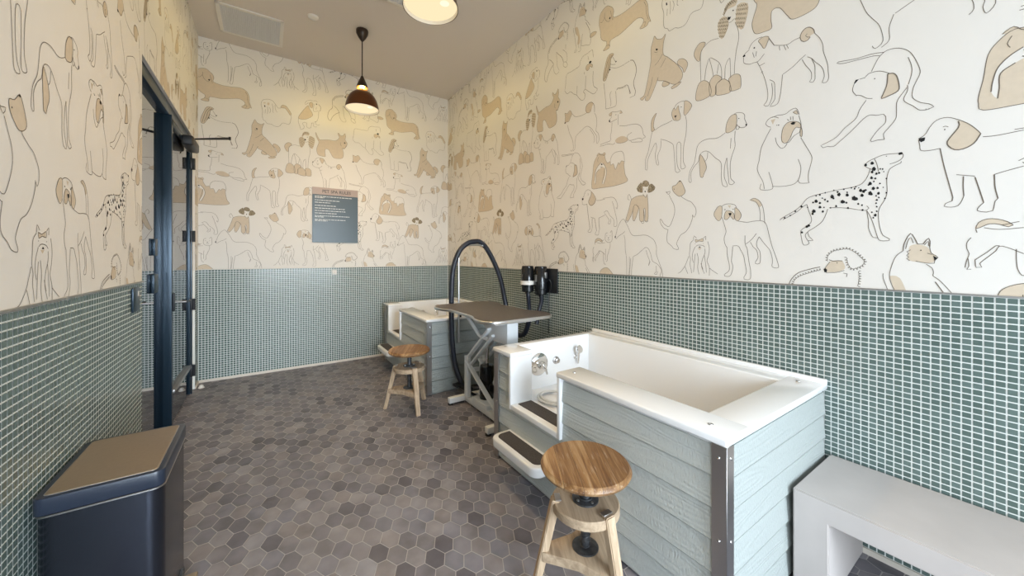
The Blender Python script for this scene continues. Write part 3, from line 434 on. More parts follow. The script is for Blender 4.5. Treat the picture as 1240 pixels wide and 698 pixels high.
# pre-compute flat shapes of one repeat: ('poly', layer, mat, pts) / ('line', halfwidth, pts)
LINE_W = {'l': 0.00125, 'h': 0.0018, 'H': 0.0021, 'd': 0.0017, 'c': 0.0012, 'L': 0.00125, 'e': 0.0020}
DG = 0; SHAPES = []; SEQ = [0]
def add_line(pts, hw, m='ink'): SHAPES.append(('line', hw, pts, m))
DOG = []
for k, v, dg in STROKES:
    DOG += [DG] * (len(SHAPES) - len(DOG)); DG = dg
    if k == 'p':
        for i in range(0, len(v), 4):
            a, z, ra, rz = v[i:i + 4]
            ph = (i * 1.7) % 3
            pts = [(a + ra * math.cos(t * PI / 5) * (1 + .18 * math.sin(3 * t + ph)), z + rz * math.sin(t * PI / 5) * (1 + .18 * math.cos(2 * t + ph))) for t in range(10)]
            SEQ[0] += 1; SHAPES.append(('poly', 7, pts, 'black', (SEQ[0] % 9) * .000018))
        continue
    P = [(v[i], v[i + 1]) for i in range(0, len(v), 2)]
    if k in 'tTowk':
        pts = spline(P, 0.016, True) if len(P) > 3 else P; SEQ[0] += 1
        SHAPES.append(('poly', {'t': 1, 'T': 1, 'o': 3, 'w': 2, 'k': 7}[k], pts, {'t': 'tan', 'T': 'tan', 'o': 'olive', 'w': 'paper', 'k': 'black'}[k], (SEQ[0] % 9) * .000018))
        if k == 'T': add_line(spline(P, 0.011, True) + [P[0]], 0.0013)
    elif k in 'lhH':
        add_line(spline(P, 0.011), LINE_W[k])
    elif k == 'L':
        add_line(P, LINE_W[k])
    elif k == 'd':
        Q = spline(P, 0.004)
        for i in range(0, len(Q) - 2, 3): add_line(Q[i:i + 3], LINE_W[k])
    elif k == 'c':
        Q = spline(P, 0.003); C = []
        for i, q in enumerate(Q):
            an = i * 0.003 / 0.013 * 2 * PI
            C.append((q[0] + 0.0052 * math.cos(an), q[1] + 0.0052 * math.sin(an)))
        add_line(C, LINE_W[k])
    elif k == 'e':
        Q = spline(P, 0.0105)
        for q in Q:
            add_line([(q[0] - .006, q[1] + .008), (q[0], q[1] - .007), (q[0] + .006, q[1] + .006)], 0.0019, 'olive')
DOG += [DG] * (len(SHAPES) - len(DOG))
BB = []
for sh in SHAPES:
    xs = [p[0] for p in sh[2]]; zs = [p[1] for p in sh[2]]
    BB.append((min(xs), max(xs), min(zs), max(zs)))

class Surf:
    """Raw vertex / face lists for the big flat surfaces."""
    def __init__(s): s.v = []; s.f = []; s.m = []; s.mats = []
    def mi(s, m):
        if m not in s.mats: s.mats.append(m)
        return s.mats.index(m)
    def face(s, pts, m):
        n = len(s.v); s.v += [tuple(p) for p in pts]; s.f.append(tuple(range(n, n + len(pts)))); s.m.append(s.mi(m))
    def box(s, x0, x1, y0, y1, z0, z1, m):
        c = [(x, y, z) for x in (x0, x1) for y in (y0, y1) for z in (z0, z1)]
        for q in ((0, 1, 3, 2), (4, 6, 7, 5), (0, 4, 5, 1), (2, 3, 7, 6), (0, 2, 6, 4), (1, 5, 7, 3)):
            s.face([c[i] for i in q], m)
    def build(s, name):
        me = bpy.data.meshes.new(name); me.from_pydata(s.v, [], s.f)
        for m in s.mats: me.materials.append(m)
        me.polygons.foreach_set('material_index', s.m); me.update()
        o = bpy.data.objects.new(name, me); COL.objects.link(o); return o

def paper_art(S, place, rect, off_a, off_z, slip=()):
    """Print the dog pattern on a wall rectangle; place(a, z, d) turns paper coordinates into room ones."""
    a0, a1, z0, z1 = rect
    for i in range(-4, 6):
        for j in range(-2, 3):
            da = i * REP_W - off_a; dz = j * REP_H - off_z
            if da + 2.4 < a0 or da - 0.4 > a1: continue
            base = da
            for sh, bb, dg in zip(SHAPES, BB, DOG):
                da = base + (.045 if dg in slip and bb[0] + base > 4.6 else 0)      # last drop hung a touch further along
                if bb[0] + da > a1 or bb[1] + da < a0 or bb[2] + dz > z1 or bb[3] + dz < z0: continue
                if sh[0] == 'poly':
                    P = clip_poly([(p[0] + da, p[1] + dz) for p in sh[2]], rect)
                    if len(P) < 3: continue
                    d = 0.00018 * sh[1] + sh[4]
                    n = len(S.v); S.v += [place(p[0], p[1], d) for p in P]
                    for t in tessellate_polygon([[Vector((p[0], p[1], 0)) for p in P]]):
                        S.f.append(tuple(n + q for q in t)); S.m.append(S.mi(M[sh[3]]))
                else:
                    hw = sh[1]; pts = [(p[0] + da, p[1] + dz) for p in sh[2]]; d = 0.0011
                    N = []
                    for q in range(len(pts)):
                        p, r = pts[max(0, q - 1)], pts[min(len(pts) - 1, q + 1)]
                        l = math.hypot(r[0] - p[0], r[1] - p[1]) or 1
                        N.append((-(r[1] - p[1]) / l, (r[0] - p[0]) / l))
                    mi = S.mi(M[sh[3]])
                    for q in range(len(pts) - 1):
                        c = clip_seg(pts[q], pts[q + 1], rect)
                        if not c: continue
                        (x0, y0), (x1, y1) = c; n0, n1 = N[q], N[q + 1]
                        n = len(S.v)
                        S.v += [place(x0 + n0[0] * hw, y0 + n0[1] * hw, d), place(x0 - n0[0] * hw, y0 - n0[1] * hw, d), place(x1 - n1[0] * hw, y1 - n1[1] * hw, d), place(x1 + n1[0] * hw, y1 + n1[1] * hw, d)]
                        S.f.append((n, n + 1, n + 2, n + 3)); S.m.append(mi)

TP_A, TP_Z, TG = 0.0284, 0.0257, 0.0049
def mosaic(S, place, rect, m):
    """Rows of small glass tiles, each a hair out of true."""
    a0, a1, z0, z1 = rect; na = int((a1 - a0) / TP_A); nz = int(round((z1 - z0) / TP_Z))
    pz = (z1 - z0) / nz
    mi = S.mi(m)
    for i in range(na + 1):
        x0 = a0 + i * TP_A + TG / 2; x1 = min(x0 + TP_A - TG, a1)
        if x1 - x0 < 0.003: continue
        for j in range(nz):
            y0 = z0 + j * pz + TG / 2; y1 = y0 + pz - TG
            n = len(S.v); e = [0.0022 + random.uniform(-.00006, .00006) for _ in range(3)]; e.append(e[0] + e[2] - e[1])
            S.v += [place(x0, y0, e[0]), place(x1, y0, e[1]), place(x1, y1, e[2]), place(x0, y1, e[3])]
            S.f.append((n, n + 1, n + 2, n + 3)); S.m.append(mi)

# ================================================================== THE ROOM
BASE_H = 0.028
# right wall: paper coordinate runs from the back corner towards the camera
def place_r(a, z, d): return (XR - d, YB - a, z)
def place_b(a, z, d): return (XL + a, YB - d, z)
def place_l(a, z, d): return (XL + d, a, z)
S = Surf()
S.box(XR, XR + .12, YF, YB + .12, 0, ZT, M['grout']); S.box(XR, XR + .12, YF, YB + .12, ZT, ZC, M['paper'])
mosaic(S, place_r, (0.004, YB - YF, BASE_H, ZT - .004), M['tile_r'])
paper_art(S, place_r, (0.001, YB - YF, ZT + .004, ZC - .001), 0.0, 0.0, (14, 20))
wall_right = struct(S.build('wall_right'))
S = Surf()
S.box(XL - .13, XR, YB, YB + .12, 0, ZT, M['grout']); S.box(XL - .13, XR, YB, YB + .12, ZT, ZC, M['paper'])
mosaic(S, place_b, (0.004, XR - XL - .004, BASE_H, ZT - .004), M['tile_b'])
paper_art(S, place_b, (0.001, XR - XL - .001, ZT + .004, ZC - .001), 1.119, 0.0)
struct(S.build('wall_back'))
DY0, DY1, DZ = 3.142, 5.20, 2.69      # the glazed opening in the left wall
S = Surf()
T = .13
SY0, SY1, SZ0, SZ1 = -3.0, -.70, .08, 2.55      # side window behind the camera
for (y0, y1, z0, z1, m) in ((YF, SY0, 0, ZT, 'grout'), (SY1, DY0, 0, ZT, 'grout'), (YF, SY0, ZT, ZC, 'paper'), (SY1, DY0, ZT, ZC, 'paper'), (SY0, SY1, 0, SZ0, 'grout'), (SY0, SY1, SZ1, ZC, 'paper'), (DY0, DY1, DZ, ZC, 'paper'), (DY1, YB, 0, ZT, 'grout'), (DY1, YB, ZT, ZC, 'paper')):
    S.box(XL - T, XL, y0, y1, z0, z1, M[m])
mosaic(S, place_l, (YF, SY0, BASE_H, ZT - .004), M['tile_l']); mosaic(S, place_l, (SY1, DY0 - .002, BASE_H, ZT - .004), M['tile_l'])
mosaic(S, place_l, (DY1 + .004, YB - .004, BASE_H, ZT - .004), M['tile_l'])
for r in ((YF, SY0, ZT + .004, ZC - .001), (SY1, DY0 - .001, ZT + .004, DZ), (SY1, YB - .001, DZ, ZC - .001), (DY1 + .001, YB - .001, ZT + .004, DZ)):
    paper_art(S, place_l, r, .064, 0.03)
struct(S.build('wall_left'))
# front wall (behind the camera) with a big daylight window
WX0, WX1, WZ0, WZ1 = -0.40, 2.20, 0.08, 3.05
S = Surf()
for (x0, x1, z0, z1) in ((XL - T, WX0, 0, ZC), (WX1, XR + .12, 0, ZC), (WX0, WX1, 0, WZ0), (WX0, WX1, WZ1, ZC)):
    S.box(x0, x1, YF - .12, YF, z0, z1, M['paper'])
struct(S.build('wall_front'))
wn = struct(bpy.data.objects.new('window_2', None)); COL.objects.link(wn); wn.location = (0, 0, 0)
b = MB()
for (x0, x1, z0, z1) in ((WX0, WX0 + .05, WZ0, WZ1), (WX1 - .05, WX1, WZ0, WZ1), (WX0, WX1, WZ0, WZ0 + .05), (WX0, WX1, WZ1 - .05, WZ1), (.875, .925, WZ0, WZ1), (WX0, WX1, 2.05, 2.10)):
    b.box(x0, x1, YF - .09, YF - .03, z0, z1, M['frame'])
b.build('window_frame', wn)
b = MB(); b.box(WX0 + .04, WX1 - .04, YF - .063, YF - .057, WZ0 + .04, WZ1 - .04, M['pane']); b.build('window_pane', wn)
ws = struct(bpy.data.objects.new('window_3', None)); COL.objects.link(ws)
b = MB()
for (y0, y1, z0, z1) in ((SY0, SY0 + .05, SZ0, SZ1), (SY1 - .05, SY1, SZ0, SZ1), (SY0, SY1, SZ0, SZ0 + .05), (SY0, SY1, SZ1 - .05, SZ1), (-1.875, -1.825, SZ0, SZ1)):
    b.box(XL - .09, XL - .03, y0, y1, z0, z1, M['frame'])
b.build('window_frame', ws)
b = MB(); b.box(XL - .063, XL - .057, SY0 + .04, SY1 - .04, SZ0 + .04, SZ1 - .04, M['pane']); b.build('window_pane', ws)
# floor of stretched hexagons
S = Surf()
S.box(XL - 1.8, XR + .12, YF - .12, YB + .12, -.10, 0, M['hexgrout'])
PX, PY = .143, .1215; TIP, HE, HY = .052, .0195, .06075; G = .0030
hexa = [(-TIP + G, 0), (-HE - .0004, -HY + G * .75), (HE + .0004, -HY + G * .75), (TIP - G, 0), (HE + .0004, HY - G * .75), (-HE - .0004, HY - G * .75)]
OX, OY = 0.602, 1.7145
mi = S.mi(M['hex'])
for i in range(-40, 45):
    for j in range(-50, 75):
        cx = OX + i * PX / 2; cy = OY + (j + (0.5 if i % 2 else 0)) * PY
        if not (XL - 1.7 < cx < XR + .06 and YF - .06 < cy < YB + .06): continue
        P = [(cx + x, cy + y) for x, y in hexa]
        P = clip_poly(P, (XL - 1.75, XR, YF, YB))
        if len(P) < 3: continue
        ga, gb = random.gauss(0, .0016), random.gauss(0, .0016)
        n = len(S.v); S.v += [(x, y, .0012 + (x - cx) * ga + (y - cy) * gb) for x, y in P]
        S.f.append(tuple(range(n, n + len(P)))); S.m.append(mi)
struct(S.build('floor'))
S = Surf(); S.box(XL - 1.9, XR + .12, YF - .12, YB + .12, ZC, ZC + .1, M['ceil']); struct(S.build('ceiling'))
# dim passage behind the glass door
S = Surf()
S.box(XL - 1.9, XL - 1.8, YF - .12, YB + .12, 0, ZC, M['corridor'])
S.box(XL - 1.8, XL - T, YB, YB + .12, 0, ZC, M['corridor']); S.box(XL - 1.8, XL - T, 1.6, 1.7, 0, ZC, M['corridor'])
struct(S.build('wall_corridor'))
# skirting strips and the metal strips that cap the tile
def strip(name, boxes, m):
    b = MB()
    for q in boxes: b.box(*q, m, 0.0012, 1)
    return struct(b.build(name))
strip('baseboard_back', [(XL, XR, YB - .012, YB, 0, BASE_H)], M['cream'])
strip('baseboard_right', [(XR - .012, XR, YF, YB - .013, 0, BASE_H)], M['cream'])
strip('baseboard_left', [(XL, XL + .010, SY1, DY0, 0, BASE_H), (XL, XL + .010, DY1, YB - .013, 0, BASE_H)], M['cream'])
strip('trim_1', [(XR - .007, XR, YF, YB, ZT - .004, ZT + .004)], M['steeltrim'])
strip('trim_2', [(XL, XR - .008, YB - .007, YB, ZT - .003, ZT + .003)], M['cream'])
strip('trim_3', [(XL, XL + .007, SY1, DY0, ZT - .004, ZT + .006)], M['steeltrim'])

# ---- glazed front in the left wall: fixed side light, mullion, hinged door
GX = -.690
b = MB()
b.box(-.742, -.638, 4.05, 4.095, 0, 2.60, M['frame'], .002)
b.box(-.700, -.632, 4.043, 4.052, 0, 2.60, M['frame'], .002)
b.box(XL - .125, XL - .02, DY0, 5.03, 2.60, DZ, M['frame'], .002)
b.box(XL - .12, XL - .005, 5.035, 5.075, 0, 2.60, M['frame'], .002)
b.box(XL - .12, XL - .03, 5.075, DY1, 0, DZ, M['cream'])
struct(b.build('trim_4'))
w1 = struct(bpy.data.objects.new('window_1', None)); COL.objects.link(w1)
b = MB(); b.box(GX - .004, GX + .004, DY0 + .03, 4.05, .02, 2.60, M['glass']); b.build('glass_pane', w1)
b = MB()
b.box(GX - .02, GX + .02, DY0, DY0 + .03, 0, 2.6, M['frame'], .002); b.box(GX - .02, GX + .02, DY0, 4.05, 0, .03, M['frame'], .002)
b.build('window_frame', w1)
b = MB(); b.box(GX + .004, GX + .022, 3.70, 3.78, 1.445, 1.57, M['frame'], .003); b.build('strike_plate', w1)
b = MB(); b.box(GX + .004, GX + .026, 3.66, 3.78, 1.17, 1.31, M['frame'], .006); b.build('pull_plate', w1)
d1 = struct(bpy.data.objects.new('door_1', None)); COL.objects.link(d1)
DX0, DX1 = XL - .05, XL - .012
b = MB()
b.box(DX0, DX1, 4.10, 4.135, .015, 2.58, M['frame'], .002); b.box(DX0, DX1, 4.975, 5.025, .015, 2.58, M['frame'], .002)
b.build('stile', d1)
b = MB(); b.box(DX0, DX1, 4.10, 5.02, 2.53, 2.58, M['frame'], .002); b.build('top_rail', d1)
b = MB(); b.box(DX0 + .005, DX1 + .012, 4.14, 4.98, .285, .315, M['steeltrim'], .003); b.build('bottom_rail', d1)  # slim low rail of the door leaf, glass carries on below it
b = MB(); b.box(XL - .033, XL - .027, 4.12, 4.98, .02, 2.535, M['glass']); b.build('glass_pane', d1)
for z in (.245, .935, 1.645, 2.40):
    b = MB()
    b.tube([(XL + .012, 5.03, z - .058), (XL + .012, 5.03, z + .058)], .013, M['darkmetal'], 12)
    b.box(XL - .012, XL + .004, 4.985, 5.075, z - .055, z + .055, M['darkmetal'], .002)
    b.build('hinge', d1)
b = MB()
b.box(XL - .012, XL + .004, 4.105, 4.133, .98, 1.13, M['darkmetal'], .003)
b.tube([(XL - .012, 4.12, 1.055), (XL + .085, 4.12, 1.055)], .008, M['steel'], 10)
b.tube([(XL + .085, 4.11, 1.055), (XL + .085, 4.24, 1.055)], .009, M['darkmetal'], 10)
b.build('door_handle', d1)
b = MB()
b.box(XL - .015, XL + .075, 4.50, 4.86, 2.475, 2.57, M['darkmetal'], .02, 3)
cl = b.build('door_closer', d1)
b = MB()
b.beam((XL + .04, 4.74, 2.59), (-.29, 4.60, 2.605), .022, .008, M['darkmetal'], .002)
b.beam((-.29, 4.60, 2.618), (XL + .005, 4.93, 2.635), .020, .008, M['darkmetal'], .002)
b.tube([(XL + .04, 4.74, 2.565), (XL + .04, 4.74, 2.60)], .014, M['darkmetal'], 12)
b.tube([(-.29, 4.60, 2.597), (-.29, 4.60, 2.627)], .010, M['darkmetal'], 12)
b.box(XL - .02, XL + .015, 4.89, 4.97, 2.615, 2.65, M['darkmetal'], .004)
b.build('closer_arm', cl)

b = MB(); b.lathe([(.028, .001), (.030, .004), (.022, .014), (.018, .03), (.008, .036), (0, .037)], M['whiteplastic'], (-.575, 5.20, 0), 20)
tag(b.build('door_stop'), 'small white floor door stop beside the foot of the glass door', 'door stop')

# ================================================================== FURNITURE
# ---- dog baths
BX0, BX1, RZ, LEN = 1.37, 2.415, .785, 1.625      # front rim, wall side, rim height, length
N0, N1, SILL = .925, 1.395, .44                    # the step-in notch along the bath
def lap_board(b, m, side, u0, u1, z0, z1, base, zr0, zr1):
    """A tilted siding board: side 'x' faces -X at x=base, 'y-' faces -Y, 'y+' faces +Y at y=base."""
    def th(z): return .0150 - .0105 * (z - zr0) / (zr1 - zr0)
    def pt(u, z, d):
        if side == 'x': return (base - d, u, z)
        if side == 'y-': return (u, base - d, z)
        return (u, base + d, z)
    t0, t1 = th(z0), th(z1)
    if z1 - z0 > .03 and abs(z0 - zr0) < 1e-6:               # the board's under edge: a small chamfer and a shadow gap
        lap_face(b, m, pt, u0, u1, z0 + .0022, z0 + .014, .0075, t0 + .0005); z0 += .014; t0 = th(z0)
    c = [pt(u, z, d) for u in (u0, u1) for (z, d) in ((z0, 0), (z1, 0), (z1, t1), (z0, t0))]
    vs = [b.bm.verts.new(p) for p in c]; i = b.mi(m)
    for q in ((0, 1, 2, 3), (7, 6, 5, 4), (0, 4, 5, 1), (1, 5, 6, 2), (2, 6, 7, 3), (3, 7, 4, 0)):
        b.bm.faces.new([vs[k] for k in q]).material_index = i
def lap_face(b, m, pt, u0, u1, z0, z1, t0, t1):
    c = [pt(u, z, d) for u in (u0, u1) for (z, d) in ((z0, 0), (z1, 0), (z1, t1), (z0, t0))]
    vs = [b.bm.verts.new(p) for p in c]; i = b.mi(m)
    for q in ((0, 1, 2, 3), (7, 6, 5, 4), (0, 4, 5, 1), (1, 5, 6, 2), (2, 6, 7, 3), (3, 7, 4, 0)):
        b.bm.faces.new([vs[k] for k in q]).material_index = i
def make_bath(y0, label, group):
    t = thing('dog_bath', label, 'bath', ((BX0 + BX1) / 2, y0 + LEN / 2, 0), 0, group)
    ox, oy = -(BX0 + BX1) / 2, -LEN / 2
    def X(x): return x + ox
    def Y(y): return y + oy
    W = M['white']
    b = MB()
    def bx(x0, x1, ya, yb, z0, z1, bev=.006): b.box(X(x0), X(x1), Y(ya), Y(yb), z0, z1, W, bev, 3)
    xi, xo = 1.555, 2.27                            # inner faces front / wall side
    bx(1.408, xi, .03, N0 - .003, .05, RZ - .012); bx(1.408, xi, N1 + .003, LEN - .03, .05, RZ - .012)
    bx(1.412, xi - .001, .033, LEN - .033, .053, SILL - .001); bx(BX0 + .004, xi, N0 - .02, N1 + .02, SILL - .036, SILL)
    bx(1.402, 2.398, .032, .1655, .052, RZ - .013); bx(1.402, 2.398, LEN - .0755, LEN - .032, .052, RZ - .013)
    bx(xo - .0005, 2.396, .034, LEN - .034, .054, RZ - .014); bx(1.5, 2.35, .10, LEN - .05, .30, SILL - .008, .003)
    # rim
    bx(BX0, xi + .001, 0, N0 + .004, RZ - .030, RZ, .007); bx(BX0, xi + .001, N1 - .004, LEN, RZ - .030, RZ, .007)
    bx(BX0 + .0006, BX1, .0006, .165, RZ - .0306, RZ - .0006, .007); bx(BX0 + .0006, BX1, LEN - .075, LEN - .0006, RZ - .0306, RZ - .0006, .007)
    bx(xo, BX1 - .0006, .0012, LEN - .0012, RZ - .0312, RZ - .0012, .007); bx(BX1 - .028, BX1, 0, LEN, RZ - .01, RZ + .022, .006)
    # white wrap round the notch
    bx(BX0 + .002, xi - .0005, N0 - .026, N0, SILL - .036, RZ - .016, .006); bx(BX0 + .002, xi - .0005, N1, N1 + .026, SILL - .036, RZ - .016, .006)
    b.build('tub_shell', t)
    # siding
    zs = [.006 + .1215 * i for i in range(7)]
    b = MB(); px = 1.402
    for i in range(6):
        a, c = zs[i], min(zs[i + 1], RZ - .029)
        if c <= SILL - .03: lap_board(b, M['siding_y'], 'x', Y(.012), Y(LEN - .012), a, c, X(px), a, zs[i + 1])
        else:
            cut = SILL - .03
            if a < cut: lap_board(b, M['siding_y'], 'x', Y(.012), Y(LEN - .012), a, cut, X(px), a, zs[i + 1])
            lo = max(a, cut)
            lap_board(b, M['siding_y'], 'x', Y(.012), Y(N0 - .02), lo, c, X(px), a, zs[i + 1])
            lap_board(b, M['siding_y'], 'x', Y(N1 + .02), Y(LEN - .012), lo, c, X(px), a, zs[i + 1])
    b.box(X(px), X(px + .01), Y(.02), Y(LEN - .02), 0, SILL - .04, M['siding_y'])
    b.build('front_panel', t)
    for nm, yy, sd in (('end_panel', .022, 'y-'), ('end_panel', LEN - .022, 'y+')):
        b = MB()
        for i in range(6):
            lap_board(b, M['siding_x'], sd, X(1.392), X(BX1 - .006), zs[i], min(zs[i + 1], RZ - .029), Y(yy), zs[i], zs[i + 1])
        b.box(X(1.40), X(BX1 - .006), Y(.022 if sd == 'y-' else LEN - .032), Y(.032 if sd == 'y-' else LEN - .022), 0, RZ - .03, M['siding_x'])
        b.build(nm, t)
    for ys, sg in ((0.004, 1), (LEN - .004, -1)):
        b = MB(); ya, yb = sorted((Y(ys), Y(ys + sg * .056)))
        b.box(X(1.379), X(1.384), ya, yb, .002, RZ - .032, M['steel'], .0015, 1)
        ya, yb = sorted((Y(ys), Y(ys + sg * .004)))
        b.box(X(1.379), X(1.432), ya, yb, .002, RZ - .032, M['steel'], .0015, 1)
        tr = b.build('corner_trim', t)
        for z in (.10, .40, .705):
            b = MB(); b.lathe([(.0065, .0005), (.005, -.0025), (0, -.004)], M['chrome'], (X(1.379), Y(ys + sg * .030), z), 12, 'X'); b.build('rivet', tr)
            b = MB(); b.lathe([(.0065, .0005 * sg), (.005, -.0025 * sg), (0, -.004 * sg)], M['chrome'], (X(1.412), Y(ys), z), 12, 'Y'); b.build('rivet', tr)
    # grip mat on the sill, screw caps, valve, knob
    b = MB(); b.box(X(1.42), X(1.53), Y(N0 + .03), Y(N1 - .02), SILL - .001, SILL + .003, M['mat'], .001, 1); b.build('grip_mat', t)
    for (x, y) in ((1.45, LEN - .05), (1.45, N0 - .06), (1.45, .10), (2.33, .10)):
        b = MB(); b.lathe([(.011, 0), (.010, .003), (.004, .004), (.003, .002), (0, .002)], M['steel'], (X(x), Y(y), RZ - .0005), 16); b.build('screw_cap', t)
    yf = LEN - .075
    vc = (X(1.735), Y(yf), .615)
    b = MB()
    b.lathe([(.086, 0), (.086, -.006), (.074, -.017), (.048, -.021), (.030, -.024), (.030, -.05), (.022, -.058), (0, -.060)], M['chrome'], vc, 36, 'Y')
    vl = b.build('mixer_valve', t)
    b = MB(); b.tube([(vc[0], vc[1] - .05, vc[2] + .01), (vc[0] + .014, vc[1] - .066, vc[2] - .02), (vc[0] + .026, vc[1] - .070, vc[2] - .062)], .01, M['chrome'], 12, rads=[.013, .011, .008])
    b.build('lever', vl)
    b = MB(); kc = (X(1.905), Y(yf), .620)
    b.lathe([(.030, 0), (.030, -.008), (.020, -.012), (.020, -.03), (.013, -.034), (0, -.034)], M['steel'], kc, 24, 'Y'); b.build('overflow_knob', t)
    b = MB(); b.lathe([(.035, 0), (.033, .004), (.02, .003), (0, .003)], M['steel'], (X(1.95), Y(.85), SILL - .008), 24); b.build('drain', t)
    # step with its own grip mat
    b = MB(); st = []
    s0, s1, xp, xo_ = N0 + .01, N1 + .03, 1.39, 1.225
    def rounded(x0, x1, ya, yb, r):
        P = [(x1, ya), (x1, yb)]
        for k in range(7): a = PI / 2 + k * PI / 12; P.append((x0 + r + r * math.cos(a), yb - r + r * math.sin(a)))
        for k in range(7): a = PI + k * PI / 12; P.append((x0 + r + r * math.cos(a), ya + r + r * math.sin(a)))
        return [(X(p), Y(q)) for p, q in P]
    b.prism(rounded(xo_, xp, s0, s1, .06), .205, .265, W, .012, seg=3)
    sp = b.build('step', t)
    b = MB(); b.prism(rounded(xo_ + .032, xp - .028, s0 + .032, s1 - .032, .04), .264, .268, M['mat'], .001, seg=1); b.build('step_mat', sp)
    for y in (s0 + .12, s1 - .12):
        b = MB(); b.box(X(1.26), X(1.388), Y(y - .02), Y(y + .02), .17, .206, M['steel'], .003); b.build('step_bracket', sp)
    return t
NB, FB = .655, 3.595
bath = make_bath(NB, 'white dog bath in grey-green boarding nearest the camera, behind the larger stool', 'raised dog baths')
bath2 = dup(bath, ((BX0 + BX1) / 2, FB + LEN / 2, 0), label='white dog bath in grey-green boarding beyond the grooming table, near the back wall')

# ---- hand showers hanging on the bath's end wall
def make_shower(y0, label):
    t = thing('hand_shower', label, 'shower head', (2.12, y0 + LEN - .075, .60), 0, 'chrome hand showers')
    b = MB()
    b.tube([(0, 0, .01), (0, -.03, .02)], .012, M['chrome'], 12); b.lathe([(.022, 0), (.022, -.005), (.012, -.01)], M['chrome'], (0, 0, .015), 20, 'Y')
    b.build('holder', t)
    b = MB(); b.tube([(0, -.03, -.035), (0, -.032, .02), (-.006, -.038, .06)], .012, M['chrome'], 12, rads=[.009, .012, .014])
    b.build('handle', t)
    b = MB(); b.lathe([(.010, .030), (.022, .022), (.031, .004), (.031, -.010), (.026, -.014), (0, -.014)], M['chrome'], (0, 0, 0), 24, 'Y')
    for v in b.bm.verts: v.co = Matrix.Rotation(-.35, 3, 'X') @ v.co + Vector((-.008, -.050, .085))
    b.build('spray_head', t)
    return t
make_shower(NB, 'chrome hand shower hooked on the inner wall of the nearest dog bath')
make_shower(FB, 'chrome hand shower hooked inside the far dog bath')
# coiled clear hose on the floor of the near bath
t = thing('shower_hose', 'milky clear hose coiled on the floor of the nearest bath, dark nozzle end', 'hose', (1.69, NB + 1.30, SILL - .0075))
b = MB(); P = []
for i in range(70):
    a = i / 69 * 2 * PI * 2.6; r = .135 - .02 * i / 69
    P.append((r * .88 * math.cos(a + 1.0) + .01 * math.sin(a * .5), r * math.sin(a + 1.0), .010 + .013 * (i / 69)))
b.tube(P, .0085, M['clear'], 10); b.build('coil', t)
e = P[-1]
b = MB(); b.tube([e, (e[0] + .05, e[1] - .004, .024), (e[0] + .12, e[1] - .01, .022)], .011, M['rubber'], 12); b.build('nozzle', t)

# ---- stools
def make_stool(loc, rz, label, seat_z):
    t = thing('wooden_stool', label, 'stool', loc, rz, 'round screw stools')
    R, th = .192, .040
    b = MB()
    b.lathe([(0, seat_z - th), (R - .022, seat_z - th), (R - .006, seat_z - th + .010), (R, seat_z - th + .022), (R - .003, seat_z - .010), (R - .012, seat_z - .001), (R - .03, seat_z - .001), (0, seat_z - .004)], M['seat'], (0, 0, 0), 56)
    b.build('seat', t)
    b = MB()
    b.lathe([(0, .17), (.019, .17), (.019, seat_z - th + .004), (0, seat_z - th + .004)], M['iron'], (0, 0, 0), 20)
    P = []
    for i in range(230):
        a = i * .42; z = .18 + i * .00142
        if z > seat_z - .055: break
        P.append((.0195 * math.cos(a), .0195 * math.sin(a), z))
    b.tube(P, .0028, M['iron'], 6); b.build('screw', t)
    zm = .400
    b = MB(); A = [math.radians(q) for q in (0, 120, 240)]
    b.lathe([(0, zm - .040), (.138, zm - .040), (.143, zm - .034), (.143, zm - .006), (.138, zm), (0, zm)], M['rawplate'], (0, 0, 0), 48); b.build('middle_plate', t)
    for (z, r) in ((zm, .056), (seat_z - th - .012, .052)):
        b = MB(); b.lathe([(0, z), (r, z), (r, z + .007), (.030, z + .010), (.028, z + .012), (0, z + .012)], M['iron'], (0, 0, 0), 28)
        for k in range(4):
            a = k * PI / 2 + .5; b.lathe([(.007, z + .006), (.006, z + .0105), (0, z + .0115)], M['steel'], (.042 * math.cos(a), .042 * math.sin(a), 0), 8)
        b.build('flange', t)
    for a in A:
        ca, sa = math.cos(a), math.sin(a)
        b = MB()
        b.beam((.128 * ca, .128 * sa, zm + .006), (.222 * ca, .222 * sa, .0), .046, .036, M['rawwood'], .004, up=(ca, sa, .2), w2=.038, h2=.030)
        for v in b.bm.verts: v.co.z = max(v.co.z, .0015)
        lg = b.build('leg', t)
        b = MB(); b.box(-.012, .012, -.024, .024, -.003, .003, M['steel'], .001, 1)
        for v in b.bm.verts: v.co = Matrix.Rotation(a, 3, 'Z') @ (v.co + Vector((.120, 0, zm + .011)))
        b.build('cap_plate', lg)
    # three-cornered shelf let in between the legs
    zs = .195; P = []
    for k in range(3):
        a = A[k]; n = (A[(k + 1) % 3])
        for off in (-.13, .13):
            P.append((.190 * math.cos(a + off), .190 * math.sin(a + off)))
        mid = a + PI / 3; P.append((.090 * math.cos(mid), .090 * math.sin(mid)))
    b = MB(); b.prism(P, zs - .042, zs, M['rawplate'], .004); b.build('foot_shelf', t)
    b = MB(); b.lathe([(0, zs - .002), (.056, zs - .002), (.056, zs + .006), (.032, zs + .009), (.024, zs + .009), (0, zs + .009)], M['iron'], (0, 0, 0), 28); b.build('flange', t)
    return t
stool = make_stool((1.142, 1.128, 0), math.radians(148), 'round wooden screw stool with brown seat in front of the nearest bath', .562)
stool2 = dup(stool, (1.135, 3.42, 0), math.radians(152), 'round wooden screw stool standing at the corner of the far bath')

